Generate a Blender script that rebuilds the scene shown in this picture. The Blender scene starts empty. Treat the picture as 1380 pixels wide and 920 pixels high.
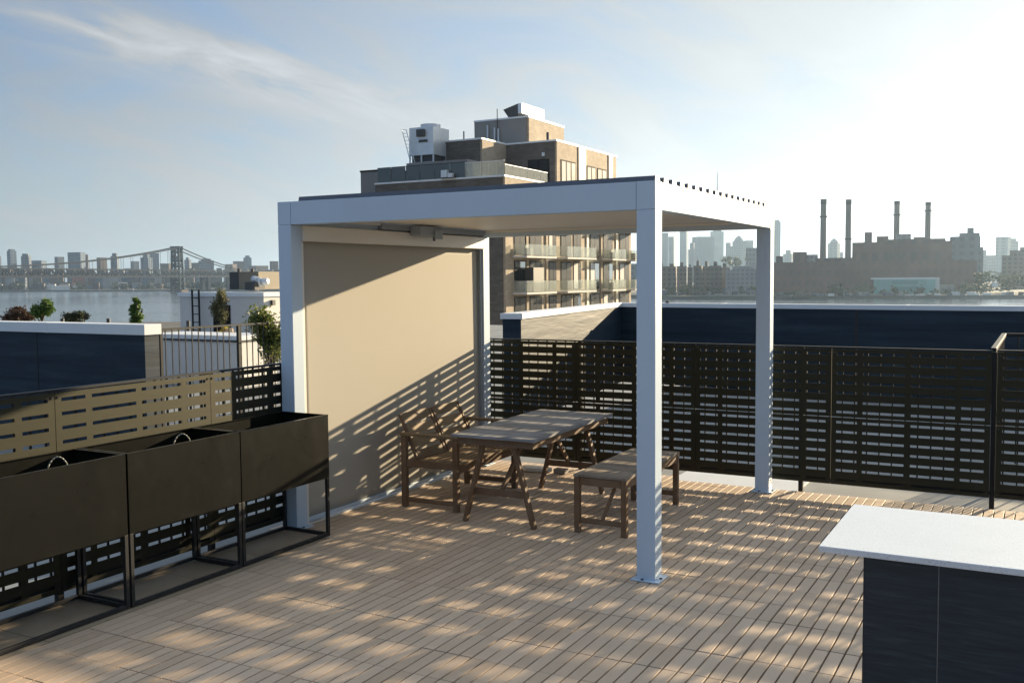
import bpy, math, random
from mathutils import Vector, Matrix
random.seed(7)
R = math.radians
sc = bpy.context.scene
COL = sc.collection

# ------------------------------------------------------------------ camera
F = 1329.427
CAM = Vector((2.19963, -6.00132, 1.98562))
RX = Vector((0.87986977, 0.47513945, -0.00846714))
RY = Vector((-0.0227957, 0.05999698, 0.99793823))
RZ = Vector((-0.47466783, 0.87786267, -0.06362067))
cd = bpy.data.cameras.new('camera'); cam = bpy.data.objects.new('camera', cd); COL.objects.link(cam)
cd.sensor_width = 36; cd.lens = F / 1380 * 36; cd.clip_start = .05; cd.clip_end = 40000
m = Matrix.Identity(4)
for i in range(3):
    m[i][0] = RX[i]; m[i][1] = RY[i]; m[i][2] = -RZ[i]; m[i][3] = CAM[i]
cam.matrix_world = m
sc.camera = cam

def ray(px, py): return RZ + RX * ((px - 690) / F) + RY * ((460 - py) / F)
def at(px, py, d): return CAM + ray(px, py) * d          # survey point: image bearing plus distance
def on_x(px, py, x):
    r = ray(px, py); return CAM + r * ((x - CAM.x) / r.x)
def on_y(px, py, y):
    r = ray(px, py); return CAM + r * ((y - CAM.y) / r.y)
def on_z(px, py, z):
    r = ray(px, py); return CAM + r * ((z - CAM.z) / r.z)

# ------------------------------------------------------------------ mesh kit
class MB:
    def __init__(s): s.v = []; s.f = []
    def add(s, vs, fs):
        b = len(s.v); s.v += [tuple(v) for v in vs]; s.f += [tuple(i + b for i in f) for f in fs]; return s
    def box(s, x0, x1, y0, y1, z0, z1):
        return s.add([(x0,y0,z0),(x1,y0,z0),(x1,y1,z0),(x0,y1,z0),(x0,y0,z1),(x1,y0,z1),(x1,y1,z1),(x0,y1,z1)],
                     [(0,3,2,1),(4,5,6,7),(0,1,5,4),(1,2,6,5),(2,3,7,6),(3,0,4,7)])
    def bar(s, p, q, w, h, up=(0,0,1)):
        p = Vector(p); q = Vector(q); d = (q - p).normalized(); up = Vector(up)
        a = d.cross(up)
        if a.length < 1e-4: a = d.cross(Vector((1,0,0)))
        a.normalize(); b = a.cross(d).normalized()
        a *= w / 2; b *= h / 2
        vs = [p-a-b, p+a-b, p+a+b, p-a+b, q-a-b, q+a-b, q+a+b, q-a+b]
        return s.add(vs, [(0,1,2,3),(7,6,5,4),(0,4,5,1),(1,5,6,2),(2,6,7,3),(3,7,4,0)])
    def cyl(s, p, q, r, r2=None, n=12):
        if r2 is None: r2 = r
        p = Vector(p); q = Vector(q); d = (q - p).normalized()
        a = d.cross(Vector((0,0,1)))
        if a.length < 1e-4: a = Vector((1,0,0))
        a.normalize(); b = d.cross(a)
        vs = []
        for c, rr in ((p, r), (q, r2)):
            for i in range(n):
                t = 2 * math.pi * i / n; vs.append(c + a * math.cos(t) * rr + b * math.sin(t) * rr)
        fs = [(i, (i+1) % n, n + (i+1) % n, n + i) for i in range(n)]
        fs += [tuple(range(n-1, -1, -1)), tuple(range(n, 2*n))]
        return s.add(vs, fs)
    def tube(s, pts, r, n=8):
        for a, b in zip(pts, pts[1:]): s.cyl(a, b, r, n=n)
        return s
    def prism(s, poly, z0, z1):
        n = len(poly)
        vs = [(x, y, z0) for x, y in poly] + [(x, y, z1) for x, y in poly]
        return s.add(vs, [tuple(range(n-1,-1,-1)), tuple(range(n, 2*n))] + [(i, (i+1)%n, n+(i+1)%n, n+i) for i in range(n)])
    def xf(s, M): s.v = [tuple(M @ Vector(v)) for v in s.v]; return s
    def build(s, name, mat, parent=None, bevel=0, smooth=False):
        vs = s.v
        if parent is not None and not parent.get('_local'):
            o_ = parent_loc(parent); vs = [(x-o_.x, y-o_.y, z-o_.z) for x, y, z in vs]
        me = bpy.data.meshes.new(name); me.from_pydata(vs, [], s.f); me.update()
        if isinstance(mat, (list, tuple)):
            for k in mat: me.materials.append(k)
        else: me.materials.append(mat)
        if smooth:
            for p in me.polygons: p.use_smooth = True
        o = bpy.data.objects.new(name, me); COL.objects.link(o)
        if parent is not None: o.parent = parent
        if bevel:
            b = o.modifiers.new('bevel', 'BEVEL'); b.width = bevel; b.segments = 2; b.limit_method = 'ANGLE'
        return o
def parent_loc(p):
    l = Vector(p.location)
    while p.parent: p = p.parent; l += Vector(p.location)
    return l
def tag(o, label, cat, group=None):
    o['label'] = label; o['category'] = cat
    if group: o['group'] = group
    return o
def thing(name, label, cat, loc=(0,0,0), group=None):
    o = bpy.data.objects.new(name, None); COL.objects.link(o); o.location = loc; o.empty_display_size = .1
    return tag(o, label, cat, group)
def struct(name, mb, mat, kind='structure'):
    o = mb.build(name, mat); o['kind'] = kind; return o
def copy_tree(o, parent=None):
    c = o.copy(); COL.objects.link(c)
    if parent is not None: c.parent = parent
    for ch in [k for k in bpy.data.objects if k.parent == o]: copy_tree(ch, c)
    return c

# ------------------------------------------------------------------ materials
class NT:
    def __init__(s, name):
        s.m = bpy.data.materials.new(name); s.m.use_nodes = True; s.t = s.m.node_tree
        s.b = s.t.nodes['Principled BSDF']
    def n(s, typ, **kw):
        x = s.t.nodes.new(typ)
        for k, v in kw.items():
            if k in x.inputs: x.inputs[k].default_value = v
            else: setattr(x, k, v)
        return x
    def l(s, a, b): s.t.links.new(a, b)
    def coord(s, kind='Object', scale=(1,1,1), rot=(0,0,0)):
        tc = s.n('ShaderNodeTexCoord'); mp = s.n('ShaderNodeMapping'); mp.inputs['Scale'].default_value = scale
        mp.inputs['Rotation'].default_value = rot
        s.l(tc.outputs[kind], mp.inputs[0]); return mp.outputs[0]
    def noise(s, vec, scale=5, detail=4, rough=.55, dist=0):
        x = s.n('ShaderNodeTexNoise'); x.inputs['Scale'].default_value = scale; x.inputs['Detail'].default_value = detail
        x.inputs['Roughness'].default_value = rough; x.inputs['Distortion'].default_value = dist
        s.l(vec, x.inputs['Vector']); return x.outputs['Fac']
    def ramp(s, fac, stops):
        x = s.n('ShaderNodeValToRGB'); e = x.color_ramp.elements
        while len(e) < len(stops): e.new(.5)
        for k, (p, c) in zip(e, stops): k.position = p; k.color = (*c, 1) if len(c) == 3 else c
        s.l(fac, x.inputs[0]); return x.outputs[0]
    def mix(s, fac, a, b, typ='MIX'):
        x = s.n('ShaderNodeMix'); x.data_type = 'RGBA'; x.blend_type = typ
        for sock, v in ((0, fac), (6, a), (7, b)):
            if hasattr(v, 'links'): s.l(v, x.inputs[sock])
            elif sock == 0: x.inputs[0].default_value = v
            else: x.inputs[sock].default_value = (*v, 1)
        return x.outputs[2]
    def math(s, op, a, b=0):
        x = s.n('ShaderNodeMath'); x.operation = op
        for i, v in enumerate((a, b)):
            if hasattr(v, 'links'): s.l(v, x.inputs[i])
            else: x.inputs[i].default_value = v
        return x.outputs[0]
    def bump(s, h, strength=.3, dist=.01):
        x = s.n('ShaderNodeBump'); x.inputs['Strength'].default_value = strength; x.inputs['Distance'].default_value = dist
        s.l(h, x.inputs['Height']); s.l(x.outputs[0], s.b.inputs['Normal'])
    def set(s, col=None, rough=None, metal=None, spec=None):
        if col is not None:
            if hasattr(col, 'links'): s.l(col, s.b.inputs['Base Color'])
            else: s.b.inputs['Base Color'].default_value = (*col, 1)
        if rough is not None:
            if hasattr(rough, 'links'): s.l(rough, s.b.inputs['Roughness'])
            else: s.b.inputs['Roughness'].default_value = rough
        if metal is not None: s.b.inputs['Metallic'].default_value = metal
        if spec is not None: s.b.inputs['Specular IOR Level'].default_value = spec
        return s.m

def mottled(name, c, var=.15, scale=3, rough=.6, metal=0, spec=.5, coord='Object', stretch=(1,1,1), bump=0):
    t = NT(name); v = t.coord(coord, stretch)
    f = t.noise(v, scale, 6, .6)
    col = t.ramp(f, [(.25, tuple(x*(1-var) for x in c)), (.75, tuple(min(1, x*(1+var)) for x in c))])
    if bump: t.bump(f, bump, .01)
    return t.set(col, rough, metal, spec)

def m_deck():
    t = NT('composite_deck'); g = t.n('ShaderNodeNewGeometry')
    v = t.coord('Object', (30, 1.2, 8))
    gr = t.noise(v, 3, 5, .65)
    big = t.noise(t.coord('Object', (1, 1, 1)), .9, 4, .6)
    sp = t.noise(t.coord('Object', (1, 1, 1)), 9, 5, .7)
    c = t.ramp(g.outputs['Random Per Island'], [(0, (.48,.36,.26)), (.5, (.555,.425,.315)), (1, (.63,.49,.37))])
    c = t.mix(t.math('MULTIPLY', gr, .5), c, (.37,.265,.175))
    c = t.mix(t.ramp(big, [(.35,(0,0,0)),(.7,(.5,.5,.5))]), c, (.56,.46,.355))
    c = t.mix(t.ramp(sp, [(.6,(0,0,0)),(.78,(.35,.35,.35))]), c, (.34,.265,.195))
    t.bump(gr, .25, .004)
    return t.set(c, .62, 0, .4)

def m_wood(name, a, b, grey=(.3,.28,.26), amt=.4, axis=(2,14,14)):
    t = NT(name); g = t.n('ShaderNodeNewGeometry')
    gr = t.noise(t.coord('Object', axis), 4, 6, .65, .4)
    pat = t.noise(t.coord('Object'), 5, 4, .6)
    c = t.mix(gr, a, b)
    r = t.ramp(g.outputs['Random Per Island'], [(0,(.55,.55,.55)),(1,(1.3,1.3,1.3))])
    c = t.mix(1, c, r, 'MULTIPLY')
    c = t.mix(t.math('MULTIPLY', t.ramp(pat, [(.3,(0,0,0)),(.7,(1,1,1))]), amt), c, grey)
    t.bump(gr, .35, .003)
    return t.set(c, .7, 0, .3)

def m_brick(name, c1, c2, mortar, scale=1, rough=.8, spec=.3):
    t = NT(name)
    tc = t.n('ShaderNodeTexCoord'); sx = t.n('ShaderNodeSeparateXYZ'); t.l(tc.outputs['Object'], sx.inputs[0])
    cb = t.n('ShaderNodeCombineXYZ'); t.l(t.math('ADD', sx.outputs[0], sx.outputs[1]), cb.inputs[0]); t.l(sx.outputs[2], cb.inputs[1])
    b = t.n('ShaderNodeTexBrick'); b.inputs['Scale'].default_value = scale
    b.inputs['Color1'].default_value = (*c1,1); b.inputs['Color2'].default_value = (*c2,1); b.inputs['Mortar'].default_value = (*mortar,1)
    b.inputs['Mortar Size'].default_value = .012; b.inputs['Brick Width'].default_value = .6; b.inputs['Row Height'].default_value = .2
    t.l(cb.outputs[0], b.inputs['Vector'])
    n = t.noise(t.coord('Object'), .5, 5, .6)
    c = t.mix(1, b.outputs['Color'], t.ramp(n, [(.3,(.8,.8,.8)),(.7,(1.15,1.15,1.15))]), 'MULTIPLY')
    return t.set(c, rough, 0, spec)

def m_far(name, wall, win, fw=3.2, fh=3.4, amt=.75):
    """distant facade: rows and columns of windows on a wall colour"""
    t = NT(name)
    tc = t.n('ShaderNodeTexCoord'); sx = t.n('ShaderNodeSeparateXYZ'); t.l(tc.outputs['Object'], sx.inputs[0])
    h = t.math('ADD', sx.outputs[0], t.math('MULTIPLY', sx.outputs[1], .97))
    a = t.math('LESS_THAN', t.math('PINGPONG', h, fw/2), fw*.27)
    b = t.math('LESS_THAN', t.math('PINGPONG', sx.outputs[2], fh/2), fh*.27)
    nz = t.noise(t.coord('Object', (.05,.05,.03)), 1.0, 5, .6)
    c = t.mix(1, wall, t.ramp(nz, [(.3,(.75,.75,.75)),(.7,(1.2,1.2,1.2))]), 'MULTIPLY')
    c = t.mix(t.math('MULTIPLY', t.math('MULTIPLY', a, b), amt), c, win)
    return t.set(c, .8, 0, .3)

def m_leaf(name, a, b):
    t = NT(name); g = t.n('ShaderNodeNewGeometry')
    c = t.ramp(g.outputs['Random Per Island'], [(0, a), (1, b)])
    t.b.inputs['Transmission Weight'].default_value = 0
    t.set(c, .55, 0, .3)
    tr = t.n('ShaderNodeBsdfTranslucent'); t.l(c, tr.inputs[0])
    mx = t.n('ShaderNodeMixShader'); mx.inputs[0].default_value = .35
    out = t.t.nodes['Material Output']
    t.l(t.b.outputs[0], mx.inputs[1]); t.l(tr.outputs[0], mx.inputs[2]); t.l(mx.outputs[0], out.inputs[0])
    return t.m

def m_screen():
    t = NT('screen_fabric')
    v = t.coord('Object')
    w = t.noise(t.coord('Object', (1, 1, .6)), 2.5, 4, .5)
    weave = t.noise(t.coord('Object', (1, 1, 1)), 180, 2, .5)
    wr = t.noise(t.coord('Object', (1, .6, .25)), 2.2, 3, .5)
    c = t.mix(w, (.415,.39,.335), (.435,.41,.355))
    t.bump(t.math('ADD', t.math('MULTIPLY', weave, .05), wr), .025, .02)
    t.set(c, .75, 0, .2)
    return t.m

def m_quartz():
    t = NT('speckled_quartz')
    n1 = t.noise(t.coord('Object'), 160, 3, .7); n2 = t.noise(t.coord('Object'), 2.5, 5, .6)
    c = t.ramp(n1, [(.30,(.33,.33,.35)),(.42,(.61,.655,.70)),(.62,(.65,.69,.735))])
    c = t.mix(t.ramp(n2, [(.45,(0,0,0)),(.75,(.3,.3,.3))]), c, (.50,.54,.585))
    return t.set(c, .3, 0, .5)

def m_cladding():
    t = NT('slate_cladding')
    n1 = t.noise(t.coord('Object', (2.2, 2.2, 34)), 2.2, 6, .65, .5)
    n2 = t.noise(t.coord('Object', (1.5, 1.5, 6)), 2, 4, .6)
    c = t.ramp(n1, [(.25,(.007,.012,.017)),(.55,(.02,.031,.041)),(.8,(.055,.072,.085))])
    c = t.mix(t.math('MULTIPLY', n2, .4), c, (.014,.023,.032))
    t.bump(n1, .2, .004)
    return t.set(c, .5, 0, .4)

def m_coating():
    t = NT('dark_wall_coating')
    n1 = t.noise(t.coord('Object', (.25, .25, 3.2)), 2.0, 5, .6, .3)
    n2 = t.noise(t.coord('Object'), 1.2, 5, .65)
    c = t.ramp(n1, [(.3,(.010,.022,.037)),(.5,(.018,.034,.053)),(.7,(.029,.050,.072))])
    c = t.mix(t.ramp(n2, [(.6,(0,0,0)),(.8,(.25,.25,.25))]), c, (.07,.08,.10))
    t.bump(n1, .3, .03)
    t.b.inputs['Specular Tint'].default_value = (1, .84, .62, 1)
    return t.set(c, .55, 0, .2)

def m_water():
    t = NT('river_water')
    a = t.noise(t.coord('Object', (.10, .24, 1), (0,0,.5)), 1.0, 6, .65)
    b = t.noise(t.coord('Object', (.004, .016, 1), (0,0,.45)), 1.0, 5, .6)
    c = t.mix(b, (.035,.06,.085), (.055,.085,.11))
    t.bump(a, .09, 2.0)
    return t.set(c, t.ramp(b, [(.3,(.10,.10,.10)),(.7,(.2,.2,.2))]), 0, .5)

def m_planter():
    t = NT('bronze_sheet_metal')
    a = t.noise(t.coord('Object', (1, .8, .8)), 1.6, 5, .6, .3)
    d = t.noise(t.coord('Object', (1, 1, .8)), 7, 5, .7)
    c = t.ramp(a, [(.3, (.0055,.006,.0045)), (.75, (.009,.009,.0068))])
    c = t.mix(t.ramp(d, [(.64, (0,0,0)), (.82, (.10,.10,.10))]), c, (.04,.038,.03))
    t.bump(a, .06, .01)
    return t.set(c, t.ramp(d, [(.3, (.27,.27,.27)), (.75, (.34,.34,.34))]), 0, .26)

M = {}
M['deck'] = m_deck()
M['under'] = mottled('deck_underlay', (.016,.014,.012), .3, 8, .95)
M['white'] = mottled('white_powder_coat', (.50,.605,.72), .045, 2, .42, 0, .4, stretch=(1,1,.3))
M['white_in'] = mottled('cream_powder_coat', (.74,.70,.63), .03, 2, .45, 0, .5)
M['slate'] = mottled('slate_louvre_shade', (.10,.11,.135), .1, 3, .45)  # dark tone also stands in for shade on the blade ridges
M['bolt'] = mottled('dark_steel_bolt', (.05,.05,.055), .2, 40, .4, .8)
M['fabric'] = m_screen()
M['grey_box'] = mottled('grey_plastic', (.30,.34,.38), .06, 6, .5)
M['black'] = mottled('black_powder_coat', (.010,.0105,.0105), .25, 5, .60, 0, .42, stretch=(1,.5,2.5), bump=.10); M['black'].node_tree.nodes['Principled BSDF'].inputs['Specular Tint'].default_value = (1, .96, .58, 1)
M['blackrail'] = mottled('black_rail_paint', (.014,.015,.016), .2, 6, .5, 0, .25)
M['planter'] = m_planter()
M['pframe'] = mottled('black_tube_steel', (.013,.014,.015), .2, 6, .45, 0, .45)
M['soil'] = mottled('dark_soil', (.03,.024,.018), .5, 25, .95, bump=.5)
M['hose'] = mottled('cream_hose', (.30,.29,.24), .08, 10, .4)
M['tablewood'] = m_wood('weathered_table_wood', (.10,.10,.105), (.42,.42,.43), (.42,.43,.45), .55, (2.2,22,22))
M['legwood'] = m_wood('stained_leg_wood', (.13,.07,.035), (.26,.15,.075), (.28,.22,.16), .35, (8,8,2))
M['sofawood'] = m_wood('weathered_bench_wood', (.12,.08,.042), (.33,.225,.12), (.28,.22,.15), .25, (8,2.2,8))
M['benchwood'] = m_wood('weathered_stool_wood', (.15,.115,.08), (.34,.27,.20), (.36,.32,.28), .5, (2.2,14,14))
M['quartz'] = m_quartz(); M['clad'] = m_cladding(); M['coat'] = m_coating()
M['coping'] = mottled('white_metal_coping', (.70,.72,.74), .06, 1.2, .35, 0, .5)
M['membrane'] = mottled('pale_roof_membrane', (.20,.215,.225), .3, 1.1, .75)
M['paver'] = mottled('brown_paver', (.36,.285,.20), .2, 3.0, .5, 0, .5, bump=.05)
M['stucco'] = mottled('pale_stucco', (.62,.60,.57), .06, .8, .8)
M['brick_shaded'] = m_brick('shaded_brick', (.095,.083,.072), (.135,.117,.10), (.125,.114,.102), 1.0)  # apartment brick with the shade of its deck-facing walls in the colour
M['brick_sunlit'] = m_brick('sunlit_brick', (.33,.265,.195), (.40,.325,.24), (.38,.33,.265), 1.0)  # sunlit copy of the apartment brick
M['grey_panel'] = mottled('grey_metal_panel', (.22,.205,.19), .06, .4, .6)
M['cream_panel'] = mottled('cream_panel', (.68,.60,.45), .04, .5, .6)
M['glass'] = mottled('dark_window_glass', (.02,.022,.025), .2, .2, .3, 0, .06)
M['sky_glass'] = mottled('reflective_window_glass', (.05,.06,.07), .1, .2, .04, 0, 1.0)
M['win_frame'] = mottled('dark_window_frame', (.018,.017,.016), .1, 2, .7, 0, .04)
M['curtain_and_glare'] = mottled('pale_curtain_and_glare', (.62,.60,.57), .1, 2, .9)
M['slab'] = mottled('pale_balcony_slab', (.55,.53,.50), .08, 1, .8)
def m_railglass(name, tint, alpha):
    t = NT(name); out = t.t.nodes['Material Output']
    t.set(tint, .06, 0, .5)
    tr = t.n('ShaderNodeBsdfTransparent'); tr.inputs[0].default_value = (.92,.95,.93,1)
    mx = t.n('ShaderNodeMixShader'); mx.inputs[0].default_value = alpha
    t.l(tr.outputs[0], mx.inputs[1]); t.l(t.b.outputs[0], mx.inputs[2]); t.l(mx.outputs[0], out.inputs[0]); return t.m
M['rail_glass'] = m_railglass('frosted_rail_glass', (.66,.66,.60), .24)
M['dark_glass'] = m_railglass('tinted_rail_glass', (.06,.085,.10), .9)
M['galv'] = mottled('galvanised_steel', (.62,.64,.66), .08, 1, .35, .35)
M['beige'] = mottled('beige_unit', (.20,.17,.12), .08, 2, .6)
M['darkunit'] = mottled('dark_unit', (.05,.05,.05), .1, 2, .6)
M['water'] = m_water()
M['land'] = mottled('dull_ground', (.10,.10,.085), .4, .02, .95)
M['street'] = mottled('near_street_ground', (.07,.07,.065), .4, .05, .95)
M['leaf'] = m_leaf('green_leaf', (.05,.10,.022), (.13,.21,.05))
M['leaf_y'] = m_leaf('yellow_green_leaf', (.10,.14,.03), (.19,.21,.06))
M['leaf_o'] = m_leaf('olive_leaf', (.09,.10,.045), (.17,.16,.08))
M['leaf_r'] = m_leaf('dark_red_leaf', (.05,.03,.022), (.095,.06,.04))
M['leaf_d'] = m_leaf('dark_leaf', (.028,.038,.02), (.06,.07,.035))
M['bark'] = mottled('bark', (.10,.075,.055), .3, 12, .9)
M['gold_flower'] = m_leaf('yellow_flower', (.35,.24,.03), (.28,.26,.05))
M['terracotta'] = mottled('pot', (.25,.2,.16), .1, 6, .8)
M['steel_bridge'] = mottled('grey_bridge_steel', (.030,.036,.046), .1, .05, .9, 0, .1)
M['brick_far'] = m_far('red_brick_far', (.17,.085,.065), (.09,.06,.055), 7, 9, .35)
M['plant_brick'] = m_far('plant_brick', (.15,.085,.07), (.07,.05,.05), 11, 16, .5)
M['stack'] = mottled('chimney_brick', (.17,.135,.12), .12, .06, .85)
M['stack_top'] = mottled('chimney_top_soot', (.06,.05,.048), .2, .1, .85)
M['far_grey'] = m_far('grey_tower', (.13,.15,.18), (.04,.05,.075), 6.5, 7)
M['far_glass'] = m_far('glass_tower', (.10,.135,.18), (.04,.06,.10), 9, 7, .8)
M['far_brown'] = m_far('brown_block', (.135,.10,.085), (.035,.032,.034), 5.2, 4.4)
M['far_pale'] = m_far('pale_block', (.32,.31,.30), (.12,.13,.14), 5, 4, .6)
M['far_white'] = mottled('white_shed', (.7,.69,.66), .1, .05, .8)
M['far_red'] = mottled('red_shed', (.32,.10,.07), .15, .05, .85)
M['far_green'] = m_far('green_glass_block', (.20,.42,.38), (.10,.24,.23), 40, 5, .8)
M['boat'] = mottled('white_boat', (.7,.7,.7), .05, 1, .5)
M['black_roof'] = mottled('black_roof_edge', (.02,.02,.022), .2, 2, .7)

# ------------------------------------------------------------------ setting: water, land, roof deck
w = MB(); n = 64; RAD = 9000
w.add([(RAD*math.cos(2*math.pi*i/n), RAD*math.sin(2*math.pi*i/n), -16) for i in range(n)], [tuple(range(n))])
struct('river', w, M['water'])
land = MB()
near = [on_z(-900, 470, -16), on_z(-300, 447, -16), on_z(0, 440.5, -16), on_z(300, 438, -16), on_z(690, 440, -16), on_z(1100, 436, -16), on_z(1500, 434, -16), on_z(2400, 434, -16)]
poly = [(p.x, p.y) for p in near] + [(420, -300), (-400, -400)]
poly = poly[::-1]
struct('near_ground', MB().prism(poly, -18, -14.5), M['street'])
bank = [(-700, 3000), (-250, 2300), (0, 1960), (120, 1930), (225, 1860), (300, 1830), (420, 1600), (620, 1150), (900, 816), (1140, 770), (1380, 727), (1800, 660), (2600, 600)]
bp = [at(px, 380, d) for px, d in bank]
far = [at(3000, 380, 3500), at(1900, 380, 5500), at(900, 380, 8000), at(300, 380, 8400), at(-500, 380, 6000)]
poly = [(p.x, p.y) for p in bp] + [(p.x, p.y) for p in far]
struct('far_bank', MB().prism(poly, -18, -13.5), M['land'])

# own roof below the deck
struct('roof_membrane', MB().box(-3.75, 9, -14, 24, -.5, -.035), M['membrane'])
struct('deck_underlay', MB().box(-2.60, 5.6, -9.0, 3.20, -.03, -.022).box(-3.26, -1.0, 3.2005, 3.375, -.03, -.022).box(-3.26, -2.601, -.07, 3.20, -.03, -.022), M['under'])
dk = MB(); TW = .314; sl = TW / 4
i0 = -2.612
for i in range(-2, 26):
    for j in range(40):
        x0 = i0 + i * TW; y1 = 3.19 - j * TW - .04 ; y1 = (-1.33 + 15*TW) - j * TW
        y0 = y1 - TW
        if i < 0 and y0 < -.10: continue
        if j == 0 and i > 4: y1 = 3.195
        dz = random.uniform(-.0012, .0012); tx = random.uniform(-.003, .003); ty = random.uniform(-.003, .003)
        jx = random.uniform(-.0012, .0012); jy = random.uniform(-.0015, .0015)
        for k in range(4):
            a = x0 + k * sl + .0048 + jx; b = x0 + (k+1) * sl - .0048 + jx
            ya = y0 + .0026 + jy; yb = y1 - .0026 + jy
            z = -.001 + dz
            zz = lambda x, y: z + tx * (x - x0 - TW/2) + ty * (y - y0 - TW/2)
            c = .0013
            vs = [(a,ya,-.02),(b,ya,-.02),(b,yb,-.02),(a,yb,-.02)]
            vs += [(a,ya,zz(a,ya)-c),(b,ya,zz(b,ya)-c),(b,yb,zz(b,yb)-c),(a,yb,zz(a,yb)-c)]
            vs += [(a+c,ya+c*.4,zz(a,ya)),(b-c,ya+c*.4,zz(b,ya)),(b-c,yb-c*.4,zz(b,yb)),(a+c,yb-c*.4,zz(a,yb))]
            dk.add(vs, [(0,1,5,4),(1,2,6,5),(2,3,7,6),(3,0,4,7),(4,5,9,8),(5,6,10,9),(6,7,11,10),(7,4,8,11),(8,9,10,11)])
struct('deck', dk, M['deck'])
struct('kerb', MB().box(-1.02, .20, 3.20, 3.85, -.036, -.012), M['coping'])
pv = MB()
for j in range(20):
    y1 = -.078 - j * .61
    if y1 < -8.6: break
    for (a, b) in ((-3.145, -2.618),):
        pv.box(a + .002, b - .002, y1 - .607, y1 - .001, -.03, random.uniform(-.004, -.002))
struct('paving', pv, M['paver'])

# ------------------------------------------------------------------ pergola
W = 3.134; H = 2.6; b = .18; p = .128
pg = thing('pergola', 'white flat-roofed louvred pergola standing over the wooden table, one side closed by a cream screen', 'pergola', (-W/2, W/2, 0))
for (x0, y0) in ((-W, 0), (-p, 0), (-p, W - p), (-W, W - p)):
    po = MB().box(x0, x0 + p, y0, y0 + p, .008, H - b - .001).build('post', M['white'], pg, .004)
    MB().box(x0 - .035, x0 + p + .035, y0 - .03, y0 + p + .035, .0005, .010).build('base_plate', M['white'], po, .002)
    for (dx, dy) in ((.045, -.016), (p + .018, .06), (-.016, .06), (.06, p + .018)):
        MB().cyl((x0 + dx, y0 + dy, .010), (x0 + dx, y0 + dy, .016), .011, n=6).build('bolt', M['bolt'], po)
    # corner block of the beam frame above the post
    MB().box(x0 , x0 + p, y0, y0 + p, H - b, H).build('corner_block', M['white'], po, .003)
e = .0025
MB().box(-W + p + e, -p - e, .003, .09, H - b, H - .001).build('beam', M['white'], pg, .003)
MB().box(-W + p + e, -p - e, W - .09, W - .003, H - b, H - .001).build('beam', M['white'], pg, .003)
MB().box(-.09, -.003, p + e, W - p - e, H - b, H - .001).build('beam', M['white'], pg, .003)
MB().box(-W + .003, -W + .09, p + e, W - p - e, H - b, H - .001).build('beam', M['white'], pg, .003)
# inner gutter lip (dark line under the blades)
gl = MB(); zc = 2.485
gl.box(-W + .0925, -.0925, .0925, .118, zc - .02, zc); gl.box(-W + .0925, -.0925, W - .118, W - .0925, zc - .02, zc)
gl.box(-.118, -.0925, .1185, W - .1185, zc - .02, zc); gl.box(-W + .0925, -W + .118, .1185, W - .1185, zc - .02, zc)
gl.build('gutter', M['white_in'], pg)
nb = 18; pit = (W - .16) / nb
for k in range(nb):
    y0 = .05 + k * pit
    bl = MB()
    lo = max(y0 + .002, .1195); hi = min(y0 + pit - .002, W - .1195)
    bl.box(-W + .125, -.125, lo, hi, 2.488, 2.56)
    hb = MB()
    a, c = y0 + .025, y0 + pit - .045
    vs = []
    for xx in (-2.985, -.028):
        vs += [(xx, a, 2.603), (xx, c, 2.603), (xx, c - .02, 2.640), (xx, a + .008, 2.640)]
    hb.add(vs, [(0,3,2,1),(4,5,6,7),(0,1,5,4),(1,2,6,5),(2,3,7,6),(3,0,4,7)])
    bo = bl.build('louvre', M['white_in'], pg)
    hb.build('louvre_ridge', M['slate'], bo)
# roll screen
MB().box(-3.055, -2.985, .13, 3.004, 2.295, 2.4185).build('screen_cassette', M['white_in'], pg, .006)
scn = MB(); NY, NZ = 40, 30
vs = []; fs = []
for a in range(NY + 1):
    for c in range(NZ + 1):
        y = .168 + (2.966 - .168) * a / NY; z = .058 + (2.30 - .058) * c / NZ
        x = -3.052 + .0018 * math.sin(y * 2.3 + 1) * math.sin(z * 1.9)
        vs.append((x, y, z))
for a in range(NY):
    for c in range(NZ):
        i = a * (NZ + 1) + c; fs.append((i, i + NZ + 1, i + NZ + 2, i + 1))
scn.add(vs, fs)
so = scn.build('screen', M['fabric'], pg, 0, True); sm = so.modifiers.new('solid', 'SOLIDIFY'); sm.thickness = .0016
MB().box(-3.070, -3.032, .17, 2.964, .026, .060).build('bottom_bar', M['white'], so, .004)
for (a, c) in ((.130, .166), (2.968, 3.004)):
    MB().box(-3.078, -3.020, a, c, .02, 2.292).build('side_channel', M['white_in'] if a < 1 else M['grey_box'], so, .003)
MB().box(-3.085, -3.03, .131, 3.003, .001, .012).build('threshold_strip', M['white_in'], pg)
cb = MB().box(-2.985, -2.865, 1.62, 1.98, 2.385, 2.478).build('control_box', M['grey_box'], pg, .008)
MB().box(-2.862, -2.845, 1.84, 1.97, 2.36, 2.45).build('control_box_lid', M['grey_box'], cb, .004)
MB().cyl((-2.90, 1.90, 2.385), (-2.90, 1.90, 2.345), .012).build('cable_gland', M['bolt'], cb)
MB().box(-3.040, -2.990, 1.20, 3.0, 2.43, 2.476).build('wiring_duct', M['grey_box'], cb)

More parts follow.
